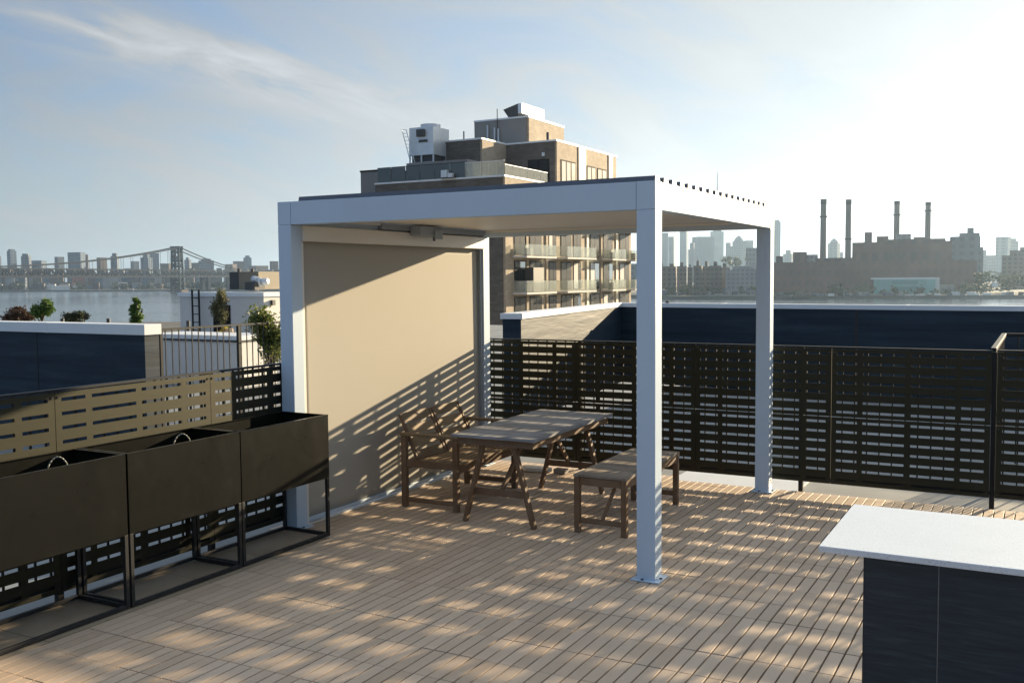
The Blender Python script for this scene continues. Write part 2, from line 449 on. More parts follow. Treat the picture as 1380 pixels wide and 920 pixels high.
# ------------------------------------------------------------------ fences
def slot_panel(u0, u1, z0, z1, edge):
    """rectangles (ua,ub,za,zb) of a sheet with rows of slots"""
    gaps = [edge + .245*(u1-u0)/1.28, edge + .64*(u1-u0)/1.28, edge + 1.035*(u1-u0)/1.28]
    cuts = []
    cols = [u0 + .045]
    for g in gaps: cols += [g - .024, g + .024]
    cols.append(u1 - .045)
    rows = []
    nr = 7; pitch = (z1 - z0) / nr
    for k in range(nr):
        zc = z1 - pitch * (k + .5); rows.append((zc - .0110, zc + .0110))
    us = sorted(set([u0] + cols + [u1])); zs = sorted(set([z0] + [q for r in rows for q in r] + [z1]))
    def hole(i, j):
        um = (us[i] + us[i+1]) / 2; zm = (zs[j] + zs[j+1]) / 2
        inu = any(cols[2*c] < um < cols[2*c+1] for c in range(4)); inz = any(r[0] < zm < r[1] for r in rows)
        return inu and inz
    return us, zs, hole
def sheet(mb, us, zs, hole, P, t):
    """P(u, z, d) -> point; closed sheet of thickness t with holes"""
    nu, nz = len(us) - 1, len(zs) - 1
    solid = lambda i, j: 0 <= i < nu and 0 <= j < nz and not hole(i, j)
    idx = {}
    vs = []; fs = []
    def V(i, j, d):
        k = (i, j, d)
        if k not in idx: idx[k] = len(vs); vs.append(P(us[i], zs[j], t if d else 0))
        return idx[k]
    for i in range(nu):
        for j in range(nz):
            if not solid(i, j): continue
            fs.append((V(i,j,0), V(i+1,j,0), V(i+1,j+1,0), V(i,j+1,0)))
            fs.append((V(i,j+1,1), V(i+1,j+1,1), V(i+1,j,1), V(i,j,1)))
            if not solid(i-1, j): fs.append((V(i,j+1,0), V(i,j+1,1), V(i,j,1), V(i,j,0)))
            if not solid(i+1, j): fs.append((V(i+1,j,0), V(i+1,j,1), V(i+1,j+1,1), V(i+1,j+1,0)))
            if not solid(i, j-1): fs.append((V(i,j,0), V(i,j,1), V(i+1,j,1), V(i+1,j,0)))
            if not solid(i, j+1): fs.append((V(i+1,j+1,0), V(i+1,j+1,1), V(i,j+1,1), V(i,j+1,0)))
    return mb.add(vs, fs)

def fence(root, seams, P, zt, zb, post_at, gap_edge=True, rail=True):
    """P(u, z, d): u along the fence, d away from the viewer's side"""
    for u0, u1 in zip(seams, seams[1:]):
        zm = (zt + zb) / 2
        for (a, c) in ((zm + .003, zt), (zb, zm - .003)):
            us, zs, hole = slot_panel(u0 + .002, u1 - .002, a, c, u0)
            mb = sheet(MB(), us, zs, hole, P, .003)
            pn = mb.build('panel', M['black'], root)
            # folded stiffening lips round the sheet
            for uu in (u0 + .002, u1 - .0045):
                lip = MB(); q = [P(uu, a, .0034), P(uu + .0025, a, .0034), P(uu + .0025, a, .028), P(uu, a, .028), P(uu, c, .0034), P(uu + .0025, c, .0034), P(uu + .0025, c, .028), P(uu, c, .028)]
                lip.add(q, [(0,3,2,1),(4,5,6,7),(0,1,5,4),(1,2,6,5),(2,3,7,6),(3,0,4,7)]).build('lip', M['black'], pn)
            sw = MB()
            for uu in (u0 + .022, u1 - .022):
                for zz in (a + .03, c - .03):
                    sw.cyl(P(uu, zz, -.004), P(uu, zz, .0), .008, n=8)
            sw.build('screw', M['bolt'], pn)
    d0, d1 = .032, .062
    def bx(u0, u1, da, db, z0, z1):
        q = [P(u0,z0,da),P(u1,z0,da),P(u1,z0,db),P(u0,z0,db),P(u0,z1,da),P(u1,z1,da),P(u1,z1,db),P(u0,z1,db)]
        return MB().add(q, [(0,3,2,1),(4,5,6,7),(0,1,5,4),(1,2,6,5),(2,3,7,6),(3,0,4,7)])
    bx(seams[0], seams[-1], .028, .070, zt + .004, zt + .018).build('top_rail', M['blackrail'], root)
    bx(seams[0], seams[-1], .036, .060, zb + .02, zb + .05).build('bottom_rail', M['blackrail'], root)
    for u in post_at:
        bx(u - .02, u + .02, .034, .074, -.03, zt + .003).build('post', M['blackrail'], root)
    u = seams[0] + .06; k = 0
    while u < seams[-1] and k < 95:
        if all(abs(u - q) > .03 for q in post_at):
            bx(u - .006, u + .006, .040, .052, zb + .052, zt + .003).build('baluster', M['blackrail'], root)
        u += .107; k += 1

YF = 3.235
fb = thing('privacy_fence', 'black slotted metal privacy fence closing the far side of the deck behind the pergola', 'fence', (-.8, YF, 0))
seams = [-4.6, -3.325, -2.045, -.77, .505, 1.816]
fence(fb, seams, lambda u, z, d: (u, YF + d, z), 1.325, .088, [-3.3, -2.02, -1.42, .23, 1.835])
# next stretch beyond the return post
YG = 3.245
fr = thing('privacy_fence', 'black slotted metal fence section right of the corner post with the return handrail', 'fence', (3.1, YG, 0))
fence(fr, [1.8545, 3.15, 4.43, 5.7], lambda u, z, d: (u, YG + d, z), 1.33, .088, [3.2, 4.5, 5.68])
XF = -3.165
fl = thing('privacy_fence', 'black slotted metal fence along the left side behind the three planters', 'fence', (XF, -2, 0))
fence(fl, [-8.43, -7.15, -5.87, -4.59, -3.31, -2.02, -.73, .52], lambda u, z, d: (XF - d, -u, z) if False else (XF - d, u, z), 1.305, .055, [-7.2, -5.9, -4.6, -3.3, -2.0, -.71, .5])
# return rail running away from the corner post
rr = thing('return_railing', 'black railing with a pale handrail running back from the fence corner to a second handrail', 'railing', (1.82, 3.5, 0))
MB().box(1.80, 1.845, YF + .08, 5.72, 1.325, 1.362).build('handrail', M['blackrail'], rr, .004)
MB().box(1.848, 5.6, 5.68, 5.725, 1.325, 1.362).build('handrail', M['blackrail'], rr, .004)
for k in range(20):
    y = YF + .2 + k * .115
    MB().box(1.816, 1.830, y, y + .014, -.03, 1.324).build('baluster', M['blackrail'], rr)
for k in range(30):
    x = 1.95 + k * .12
    MB().box(x, x + .014, 5.695, 5.709, -.03, 1.324).build('baluster', M['blackrail'], rr)

# ------------------------------------------------------------------ planters
PX0, PX1 = -3.125, -2.664
def planter(y1, label, hose):
    L = .945; y0 = y1 - L
    t = thing('planter', label, 'planter', ((PX0 + PX1)/2, (y0 + y1)/2, 0), 'black planters along the left fence')
    bx = MB(); zt, zb, th = .945, .455, .004
    bx.box(PX0, PX1, y0, y1, zb, zb + th)
    bx.box(PX1 - th, PX1, y0, y1, zb + th, zt); bx.box(PX0, PX0 + th, y0, y1, zb + th, zt)
    bx.box(PX0 + th, PX1 - th, y0, y0 + th, zb + th, zt); bx.box(PX0 + th, PX1 - th, y1 - th, y1, zb + th, zt)
    bo = bx.build('box', M['planter'], t)
    rm = MB(); r = .018
    rm.box(PX1 - r, PX1 + .0015, y0, y1, zt + .0005, zt + .004); rm.box(PX0, PX0 + r, y0, y1, zt + .0005, zt + .004)
    rm.box(PX0 + r, PX1 - r, y0, y0 + r, zt + .0005, zt + .004); rm.box(PX0 + r, PX1 - r, y1 - r, y1, zt + .0005, zt + .004)
    rm.build('rim', M['planter'], bo)
    so = MB(); nx, ny = 10, 16; vs = []; fs = []
    for i in range(nx + 1):
        for j in range(ny + 1):
            vs.append((PX0 + th + (PX1 - PX0 - 2*th) * i/nx, y0 + th + (L - 2*th) * j/ny, .70 + random.uniform(-.012, .012)))
    for i in range(nx):
        for j in range(ny):
            k = i * (ny + 1) + j; fs.append((k, k + ny + 1, k + ny + 2, k + 1))
    so.add(vs, fs).build('soil', M['soil'], bo)
    s = .025
    for (x, y) in ((PX0, y0), (PX0, y1 - s), (PX1 - s, y0), (PX1 - s, y1 - s)):
        MB().box(x, x + s, y, y + s, .002, zb - .0005).build('leg', M['pframe'], t, .002)
    for (x, xa) in ((PX0, 0), (PX1 - s, 0)):
        MB().box(x, x + s, y0 + s + .001, y1 - s - .001, .002, .002 + s).build('frame_bar', M['pframe'], t, .002)
    for y in (y0, y1 - s):
        MB().box(PX0 + s + .001, PX1 - s - .001, y, y + s, .002, .002 + s).build('frame_bar', M['pframe'], t, .002)
    if hose:
        pts = []
        for k in range(15):
            a = math.pi * k / 14
            pts.append((PX0 + .19 + .05 * math.cos(a), y1 - .26 + .055 * math.cos(a), .70 + .254 * math.sin(a) ** .7))
        MB().tube(pts, .0042).build('hose', M['hose'], t, 0, True)
    return t
planter(-.01, 'black metal planter box on legs nearest the pergola post, without a hose', False)
planter(-.965, 'middle black metal planter box on legs, with a hose loop near its pergola end', True)
planter(-1.925, 'black metal planter box with hose loop, cut by the left edge of the photo', True)
planter(-2.885, 'black metal planter box on legs nearest the camera, outside the photo on the left', False)

# ------------------------------------------------------------------ bar counter
ct = thing('bar_counter', 'outdoor bar counter with white speckled stone top and dark slate cladding', 'counter', (2.6, -1.7, 0))
MB().box(1.45, 4.1, -2.135, -1.345, .921, .945).build('countertop', M['quartz'], ct, .0025)
cab = MB().box(1.622, 4.0, -2.095, -1.42, .0, .920)
cb_ = cab.build('cabinet', M['clad'], ct)
MB().box(1.8757, 1.8783, -2.1055, -2.0955, .02, .918).build('joint_strip', M['grey_panel'], cb_)
for (a, c) in ((1.618, 1.8755), (1.8785, 2.49), (2.493, 3.1), (3.103, 4.0)):
    MB().box(a, c, -2.107, -2.096, .004, .9195).build('cladding_panel', M['clad'], cb_, .001)
    MB().box(a, c, -1.419, -1.408, .004, .9195).build('cladding_panel', M['clad'], cb_, .001)
MB().box(1.610, 1.621, -2.0955, -1.4195, .004, .9195).build('cladding_panel', M['clad'], cb_, .001)

# ------------------------------------------------------------------ table
def local_thing(name, label, cat, loc, rz, group=None):
    t = thing(name, label, cat, loc, group); t['_local'] = 1; t.rotation_euler = (0, 0, R(rz)); return t
tb = local_thing('dining_table', 'weathered grey slatted dining table on splayed trestle legs under the pergola', 'table', (-1.655, 1.575, 0), 1.0)
L, Wd, h = 1.66, .745, .735
top = MB()
ns = 19; sp = (L - .004) / ns
for k in range(ns):
    y = -L/2 + k * sp
    top.box(-Wd/2 + .062, Wd/2 - .062, y + .0045, y + sp - .0045, h - .022, h + random.uniform(-.0012, .0006))
top.box(-Wd/2, -Wd/2 + .058, -L/2, L/2, h - .024, h); top.box(Wd/2 - .058, Wd/2, -L/2, L/2, h - .024, h)
top.box(-Wd/2, -Wd/2+ .0001, -L/2, -L/2+.001, h-.02, h-.019)
tt = top.build('tabletop', M['tablewood'], tb, .002)
ap = MB(); ay = L/2 - .045
ap.box(-Wd/2 + .03, Wd/2 - .03, -ay, -ay + .024, h - .085, h - .0255); ap.box(-Wd/2 + .03, Wd/2 - .03, ay - .024, ay, h - .085, h - .0255)
ap.box(-Wd/2 + .03, -Wd/2 + .054, -ay + .026, ay - .026, h - .085, h - .0255); ap.box(Wd/2 - .054, Wd/2 - .03, -ay + .026, ay - .026, h - .085, h - .0255)
ap.build('apron', M['legwood'], tb, .002)
for s in (-1, 1):
    y = s * .715
    for sx in (-1, 1):
        MB().bar((sx * .315, y, .0), (sx * .125, y, h - .0265), .034, .05, (0, 1, 0)).build('leg', M['legwood'], tb, .003)
    MB().bar((-.245, y - s*.03, .255), (.245, y - s*.03, .255), .022, .055).build('stretcher', M['legwood'], tb, .002)
    MB().bar((0, y - s*.045, .265), (.02, y - s * .50, h - .03), .024, .04).build('brace', M['legwood'], tb, .002)

# ------------------------------------------------------------------ backless bench
bn = local_thing('bench', 'low backless slatted wooden bench between the table and the front post', 'bench', (-.80, 1.575, 0), .8)
L, Wd, h = 1.30, .44, .462
st = MB(); ns = 15; sp = L / ns
for k in range(ns):
    y = -L/2 + k * sp
    st.box(-Wd/2 + .045, Wd/2 - .045, y + .0045, y + sp - .0045, h - .02, h + random.uniform(-.001, .0005))
st.box(-Wd/2, -Wd/2 + .042, -L/2, L/2, h - .022, h); st.box(Wd/2 - .042, Wd/2, -L/2, L/2, h - .022, h)
st.build('seat', M['benchwood'], bn, .002)
ap = MB()
ap.box(-Wd/2 + .052, Wd/2 - .052, -L/2 + .012, -L/2 + .034, h - .085, h - .0235); ap.box(-Wd/2 + .052, Wd/2 - .052, L/2 - .034, L/2 - .012, h - .085, h - .0235)
for sx in (-1, 1): ap.box(*sorted((sx * (Wd/2 - .008), sx * (Wd/2 - .03))), -L/2 + .055, L/2 - .055, h - .085, h - .0235)
ap.build('apron', M['legwood'], bn, .002)
for sx in (-1, 1):
    for sy in (-1, 1):
        xa, xb = sorted((sx * (Wd/2 - .002), sx * (Wd/2 - .048))); ya, yb = sorted((sy * (L/2 - .005), sy * (L/2 - .05)))
        MB().box(xa, xb, ya, yb, .0, h - .0235).build('leg', M['legwood'], bn, .003)
for sy in (-1, 1):
    MB().box(-Wd/2 + .05, Wd/2 - .05, *sorted((sy * (L/2 - .018), sy * (L/2 - .040))), .075, .115).build('stretcher', M['legwood'], bn, .002)
    MB().bar((.0, sy * (L/2 - .055), .10), (.12, sy * (L/2 - .09), h - .03), .022, .036, (0, 1, 0)).build('brace', M['legwood'], bn, .002)

# ------------------------------------------------------------------ bench with back and arms
sf = local_thing('armchair_bench', 'two-seat slatted wooden bench with back and armrests against the cream screen', 'bench', (-2.455, 1.625, 0), 1.0)
hw, hl = .285, .565
for sy in (-1, 1):
    ya, yb = sorted((sy * hl, sy * (hl - .045)))
    MB().box(hw - .05, hw, ya, yb, 0, .625).build('leg', M['legwood'], sf, .003)
    MB().box(-hw, -hw + .05, ya, yb, 0, .625).build('leg', M['legwood'], sf, .003)
    ya2, yb2 = sorted((sy * (hl + .008), sy * (hl - .06)))
    MB().box(-hw - .01, hw + .03, ya2, yb2, .6255, .650).build('armrest', M['sofawood'], sf, .003)
    ya3, yb3 = sorted((sy * (hl - .012), sy * (hl - .034)))
    MB().box(-hw + .051, hw - .051, ya3, yb3, .045, .085).build('stretcher', M['legwood'], sf, .002)
    MB().box(-hw + .051, hw - .051, ya3, yb3, .355, .415).build('side_rail', M['legwood'], sf, .002)
MB().box(hw - .03, hw - .006, -hl + .047, hl - .047, .325, .388).build('front_rail', M['legwood'], sf, .002)
MB().box(-hw + .006, -hw + .03, -hl + .047, hl - .047, .325, .388).build('back_rail', M['legwood'], sf, .002)
st = MB(); ns = 9; sp = (2*hw - .04) / ns
for k in range(ns):
    x = -hw + .05 + k * sp
    st.box(x, x + sp - .012, -hl + .048, hl - .048, .390, .408)
st.build('seat', M['sofawood'], sf, .002)
def bk(s, y0, y1):
    p0 = Vector((-.155, 0, .405)); p1 = Vector((-.335, 0, .80)); d = (p1 - p0); nrm = Vector((d.z, 0, -d.x)).normalized()
    g = lambda t, y: tuple(p0 + d * t + Vector((0, y, 0)))
    br = thing_local_part()
    mb = MB()
    for k in range(4):
        t0 = .11 + k * .27
        c = p0 + d * t0
        q0 = Vector((c.x, y0 + .042, c.z)); q1 = Vector((c.x, y1 - .042, c.z))
        mb.bar(q0, q1, .016, .082, d)
    bo = mb.build('backrest', M['sofawood'], sf, .002)
    bo['_local'] = 1
    for y in (y0 + .02, y1 - .02):
        MB().bar(g(-.04, y), g(1.0, y), .026, .026, (0, 1, 0)).build('back_stile', M['legwood'], bo, .002)
def thing_local_part(): return None
bk(0, -hl + .05, -.006); bk(1, .006, hl - .05)

# small pale block lying on the deck under the fence
sl_ = thing('paver_scrap', 'pale grey rounded slab and small block lying on the deck behind the table', 'slab', (-2.35, 3.0, 0))
q = []
for k in range(16):
    a = 2 * math.pi * k / 16; q.append((-2.42 + .17 * math.cos(a) * (1 + .25 * math.cos(a)), 2.99 + .085 * math.sin(a)))
MB().prism(q, .004, .045).build('slab', M['galv'], sl_, .006)
MB().box(-2.17, -2.04, 2.94, 3.03, .004, .05).build('block', M['grey_panel'], sl_, .004)

# ------------------------------------------------------------------ roof walls behind
def wall_run(root, pts, zt, th, side, zb=-.034, cop=.075, mat='coat'):
    pass
pw = thing('parapet_wall', 'long dark coated parapet wall with white metal coping behind the back fence', 'wall', (-4.6, 9, -.03))
ZC = 1.5
A = Vector((-4.181, 6.103, 0)); Bc = Vector((-4.983, 11.748, 0)); Cc = Vector((14, 9.4, 0))
u = (Bc - A).normalized(); nrm = Vector((u.y, -u.x, 0))          # towards the deck (+x)
v = (Cc - Bc).normalized(); nv = Vector((v.y, -v.x, 0))          # towards the deck (-y)
th = .33
def quad(mb, P, zb, zt): mb.prism([(q.x, q.y) for q in P], zb, zt)
off = .028
inner = Bc
wa = MB(); 
a0 = A - nrm * off + u * off; corner_in = Bc - nrm * off - nv * off
quad(wa, [a0 - nrm * (th - 2*off), a0, corner_in, corner_in - nrm * (th - 2*off) - nv * (th - 2*off)], -.034, ZC - .081)
wb = MB()
c0 = Cc - nv * off
quad(wb, [corner_in, c0, c0 - nv * (th - 2*off), corner_in - nrm * (th - 2*off) - nv * (th - 2*off)], -.034, ZC - .081)
wa.v += []; 
wo = wa.build('side_wall', M['coat'], pw); wb.build('back_wall', M['coat'], pw)
ca = MB(); quad(ca, [A - nrm * th, A, Bc, Bc - nrm * th - nv * th], ZC - .08, ZC); ca.build('coping', M['coping'], pw, .004)
cb2 = MB(); quad(cb2, [Bc, Cc, Cc - nv * th, Bc - nrm * th - nv * th], ZC - .08, ZC); cb2.build('coping', M['coping'], pw, .004)
jt = MB()
for k in (2.0, 5.2, 8.4, 11.6):
    q = Bc + v * k
    jt.prism([((q + v*0 + nv*.003).x, (q + nv*.003).y), ((q + v*.02 + nv*.003).x, (q + v*.02 + nv*.003).y), ((q + v*.02 - nv*th).x, (q + v*.02 - nv*th).y), ((q - nv*th).x, (q - nv*th).y)], ZC - .082, ZC + .003)
jt.build('coping_joint', M['coping'], pw)
bj = MB(); q = Bc + v * 4.42 + nv * (-off + .012)
bj.prism([((q).x, q.y), ((q + v*.05).x, (q + v*.05).y), ((q + v*.05 - nv*.011).x, (q + v*.05 - nv*.011).y), ((q - nv*.011).x, (q - nv*.011).y)], -.03, ZC - .09)
bj.build('wall_joint', M['black_roof'], pw)
# small vent cap behind the parapet
vc = thing('roof_vent', 'tiny black roof vent cap standing on the parapet coping beside the front post', 'vent', at(899.5, 409, 18.6))
q = at(899.5, 409.5, 18.6)
MB().cyl((q.x, q.y, q.z - .25), (q.x, q.y, q.z + .03), .025).build('pipe', M['darkunit'], vc)
MB().cyl((q.x, q.y, q.z + .031), (q.x, q.y, q.z + .065), .055, .02).build('cap', M['darkunit'], vc)

# left neighbour: navy wall with coping
nw = thing('parapet_wall', 'dark navy coated parapet wall with white coping beyond the left fence', 'wall', (-12, 8, -2))
zc2 = 1.3
E0 = on_z(194, 437.5, zc2); E1 = on_z(211, 437.0, zc2)
dirw = Vector((-1, .13, 0)).normalized()
yW = E0.y
xE = E0.x
x0 = on_z(-420, 434, zc2).x - 6
thw = max(.35, min(.6, (on_x(211, 437, xE).y - yW)))
MB().box(x0, xE - .03, yW + .03, yW + thw - .03, -2.5, zc2 - .17).build('wall', M['coat'], nw)
MB().box(x0, xE, yW, yW + thw, zc2 - .169, zc2).build('coping', M['coping'], nw, .006)
for k in range(5):
    xj = xE - 2.4 - k * 3.1
    MB().box(xj, xj + .025, yW - .004, yW + thw + .004, zc2 - .171, zc2 + .004).build('coping_joint', M['coping'], nw)
    MB().box(xj - .3, xj - .275, yW + .022, yW + .0295, -2.4, zc2 - .172).build('wall_seam', M['black_roof'], nw)
# the neighbour's roofs and building masses
nb_ = thing('neighbour_building', 'low neighbouring building whose flat roof lies beyond the left fence', 'building', (-16, 20, -14.5))
MB().box(-34, -3.78, -14, 46.0, -14.5, -.9).build('wall', M['stucco'], nb_)
MB().box(-33.8, -3.8, -13.8, 45.8, -.898, -.8).build('roof', M['membrane'], nb_)
ob = thing('roof_building', 'building under the roof deck', 'building', (3, 3, -14.5))
MB().box(-3.76, 9.2, -14.2, 24.2, -14.5, -.52).build('wall', M['stucco'], ob)
# railing beyond the left fence
ra = thing('railing', 'black balcony railing with thin bars between the navy wall and the pergola post', 'railing', (xE, yW, -.9))
zr = 1.12
xr = on_z(213, 443, zr).x; yr0 = on_z(213, 443, zr).y; yr1 = on_x(392, 431, xr).y
MB().box(xr - .025, xr + .025, yr0, yr1 + 2, zr - .035, zr).build('handrail', M['blackrail'], ra)
MB().box(xr - .015, xr + .015, yr0, yr1 + 2, -.75, -.72).build('bottom_rail', M['blackrail'], ra)
ypost = on_x(320.5, 470, xr).y
for y in (yr0 + .02, ypost, yr1 + 1): MB().box(xr - .03, xr + .03, y, y + .06, -.8, zr - .036).build('post', M['blackrail'], ra)
nbal = 12; step = (ypost - yr0) / 12.4
k = 1
while yr0 + k * step < yr1 + 1.5 and k < 40:
    y = yr0 + k * step
    if abs(y - ypost) > .07: MB().box(xr - .008, xr + .008, y - .008, y + .008, -.72, zr - .036).build('baluster', M['blackrail'], ra)
    k += 1
# low white roof hut behind the railing
zl = .55
P0 = on_z(217, 450, zl); P1 = on_z(322, 453, zl)
lw = thing('roof_hut', 'low white rooftop block with black roof edge behind the railing', 'rooftop block', (P0.x, P0.y, -.8))
xL, xR_, yL = P0.x - .6, P1.x, (P0.y + P1.y) / 2
yE = on_x(372, 462, xR_).y
MB().box(xL, xR_, yL, yE, -.8, zl - .16).build('wall', M['stucco'], lw)
MB().box(xL - .03, xR_ + .03, yL - .03, yE + .03, zl - .159, zl - .115).build('roof_edge', M['black_roof'], lw)
MB().box(xL + .02, xR_ - .02, yL + .02, yE - .02, zl - .114, zl).build('roof', M['coping'], lw)
# white bulkhead with ladder
d = 40.
Q0 = at(242, 394.3, d); Q1 = on_y(355, 391.4, Q0.y); zT = Q0.z
bh = thing('roof_bulkhead', 'white rooftop bulkhead with dark doorway and ladder behind the railing', 'rooftop building', (Q0.x, Q0.y, -.8))
yq = Q0.y; yE2 = on_x(384, 391, Q1.x).y + 1.0
MB().box(Q0.x, Q1.x, yq, yE2, -.8, zT - .16).build('wall', M['stucco'], bh)
MB().box(Q0.x - .06, Q1.x + .06, yq - .06, yE2 + .06, zT - .159, zT).build('coping', M['coping'], bh)
da = on_y(288, 430, yq).x; db = on_y(311, 430, yq).x
MB().box(da, db, yq - .03, yq - .004, -.75, on_y(300, 411, yq).z).build('doorway', M['win_frame'], bh)
lx0 = on_y(266.5, 400, yq).x; lx1 = on_y(275.5, 400, yq).x
lad = MB()
for x in (lx0, lx1): lad.box(x - .03, x + .03, yq - .32, yq - .27, -.5, zT + .12)
zz = -.3
while zz < zT: lad.box(lx0 + .031, lx1 - .031, yq - .31, yq - .28, zz, zz + .035); zz += .32
lad.build('ladder', M['blackrail'], bh)
wl = MB().box(*sorted((on_x(357, 397, Q1.x).x, Q1.x + .12)), on_x(364, 399, Q1.x).y, on_x(368, 399, Q1.x).y, zT - .5, zT - .3)
wl.build('wall_lamp', M['darkunit'], bh)
vp = tag(MB().cyl((on_y(253.5, 440, yq - 6).x, yq - 6, -.8), (on_y(253.5, 432, yq - 6).x, yq - 6, on_y(253.5, 432, yq - 6).z), .06).build('vent_pipe', M['darkunit']), 'black vent pipe standing in front of the white bulkhead beside its ladder', 'pipe')
# rooftop units on the bulkhead
yu = yq + 1.6
def ubox(px0, px1, py0, py1, y, dep, name, mat, root):
    a = on_y(px0, py1, y); c = on_y(px1, py0, y)
    return MB().box(a.x, c.x, y, y + dep, max(a.z, zT + .002), c.z).build(name, mat, root, .01)
au = thing('air_unit', 'dark and beige rooftop air handling unit on the white bulkhead', 'air unit', on_y(325, 391, yu))
ubox(309.5, 321, 366.5, 390, yu, 1.6, 'dark_case', M['darkunit'], au)
ubox(321.3, 348, 366, 390, yu + .02, 1.6, 'beige_case', M['beige'], au)
a = on_y(322, 365, yu + .5)
for px in (322, 340):
    q = on_y(px, 366, yu + .5); MB().cyl((q.x, q.y, q.z - .02), (q.x, q.y, q.z + .12), .06).build('vent_pipe', M['darkunit'], au)
du = thing('duct', 'shiny metal ducts and dark condenser in front of the beige air unit', 'duct', on_y(350, 391, yu - .8))
ubox(330, 343, 380, 391, yu - .8, .6, 'condenser', M['darkunit'], du)
q = [on_y(px, py, yu - .5) for px, py in ((341, 376), (348, 378), (353, 380), (360, 379))]
MB().tube(q, .14, 10).build('duct_pipe', M['galv'], du, 0, True)
q = [on_y(px, py, yu - .5) for px, py in ((346, 391), (347, 386), (351, 382))]
MB().tube(q, .09, 8).build('duct_leg', M['galv'], du)
# ------------------------------------------------------------------ plants
def crown(mb, c, rx, ry, rz, n, ls, seed):
    rnd = random.Random(seed)
    clumps = [(rnd.uniform(-1,1), rnd.uniform(-1,1), rnd.uniform(-1,1)) for _ in range(14)]
    clumps = [q for q in clumps if q[0]**2 + q[1]**2 + q[2]**2 < 1.0] or [(0,0,0)]
    for k in range(n):
        q = rnd.choice(clumps); s = .42
        x = q[0] + rnd.gauss(0, s*.6); y = q[1] + rnd.gauss(0, s*.6); z = q[2] + rnd.gauss(0, s*.6)
        P = Vector((c[0] + x*rx, c[1] + y*ry, c[2] + z*rz))
        a = Vector((rnd.gauss(0,1), rnd.gauss(0,1), rnd.gauss(0,1))).normalized(); b_ = a.cross(Vector((rnd.gauss(0,1), rnd.gauss(0,1), rnd.gauss(0,1)))).normalized()
        l = ls * rnd.uniform(.6, 1.3)
        mb.add([P - a*l, P + b_*l*.45, P + a*l, P - b_*l*.45], [(0,1,2,3)])
    return mb
def plant(name, label, cat, px, py_top, py_bot, wpx, d, leaf, n, ls, zbase, columnar=False, group=None, seed=1, flowers=False):
    t0 = at(px, py_top, d); b0 = at(px, py_bot, d)
    hw = wpx / 2 / F * d; h = t0.z - b0.z
    t = thing(name, label, cat, (b0.x, b0.y, zbase), group)
    st = MB(); rnd = random.Random(seed)
    st.cyl((b0.x, b0.y, zbase), (b0.x, b0.y, b0.z + h*.5), .05, .025, 7)
    for k in range(7):
        a = rnd.uniform(0, 6.28); st.cyl((b0.x, b0.y, b0.z + h * rnd.uniform(.0,.35)), (b0.x + math.cos(a)*hw*.6, b0.y + math.sin(a)*hw*.6, b0.z + h * rnd.uniform(.5, .9)), .018, .008, 5)
    st.build('trunk', M['bark'], t)
    mb = MB()
    if columnar:
        for k in range(6):
            f = k / 5; crown(mb, (b0.x, b0.y, b0.z + h*(.1 + .8*f)), hw*.62*(1 - .45*f*f), hw*.62*(1 - .45*f*f), h*.10, n//6, ls, seed + k)
    else:
        crown(mb, (b0.x, b0.y, b0.z + h*.52), hw*.62, hw*.62, h*.36, n, ls, seed)
    mb.build('crown', M[leaf], t)
    if flowers: pass
    return t
plant('shrub', 'dark reddish-leaved shrub above the navy wall at the left edge', 'shrub', 18, 413, 440, 58, 21, 'leaf_r', 3200, .034, -.8, seed=3)
plant('shrub', 'round bright green shrub above the navy wall beside the reddish one', 'shrub', 57, 402, 440, 38, 21, 'leaf', 4500, .034, -.8, seed=5)
plant('shrub', 'small dark low shrub peeping over the navy wall coping', 'shrub', 104, 417, 440, 42, 22, 'leaf_d', 2200, .034, -.8, seed=9)
plant('conifer', 'pointed columnar green conifer above the navy wall coping', 'tree', 184.5, 402, 441, 27, 23, 'leaf', 6500, .032, -.8, columnar=True, seed=12)
plant('shrub', 'olive upright shrub growing before the dark doorway of the white bulkhead', 'shrub', 300, 392, 444, 40, 37, 'leaf_o', 3000, .05, -.8, seed=15)
plant('tree', 'leafy yellow-green young tree behind the railing beside the pergola post', 'tree', 366, 408, 505, 78, 21, 'leaf_y', 4200, .045, -.8, seed=21)
fp = thing('flower_pot', 'small yellow flowering plant in a pot on the low white roof block', 'plant', at(308, 453, 30))
c0 = at(308, 447, 30)
MB().cyl((c0.x, c0.y, zl), (c0.x, c0.y, c0.z - .05), .14, .17).build('pot', M['terracotta'], fp)
crown(MB(), (c0.x, c0.y, c0.z), .2, .2, .13, 220, .05, 31).build('foliage', M['gold_flower'], fp)
for k, px in enumerate((84, 146)):
    q = at(px, 429, 21.5)
    tag(MB().cyl((q.x, q.y, -.8), (q.x, q.y, q.z), .04, n=8).build('vent_pipe', M['darkunit']), ('thin black pipe top between the green and the dark shrub' if k == 0 else 'thin black pipe top left of the columnar conifer'), 'pipe')

# ------------------------------------------------------------------ apartment building
xb, yb = -41.15, 72.96
apt = thing('apartment_building', 'stepped brown brick apartment building with glass balconies rising behind the pergola', 'building', (-48, 85, -14.5))
yend = 104.0
def two(mb_dark, mb_lit): pass
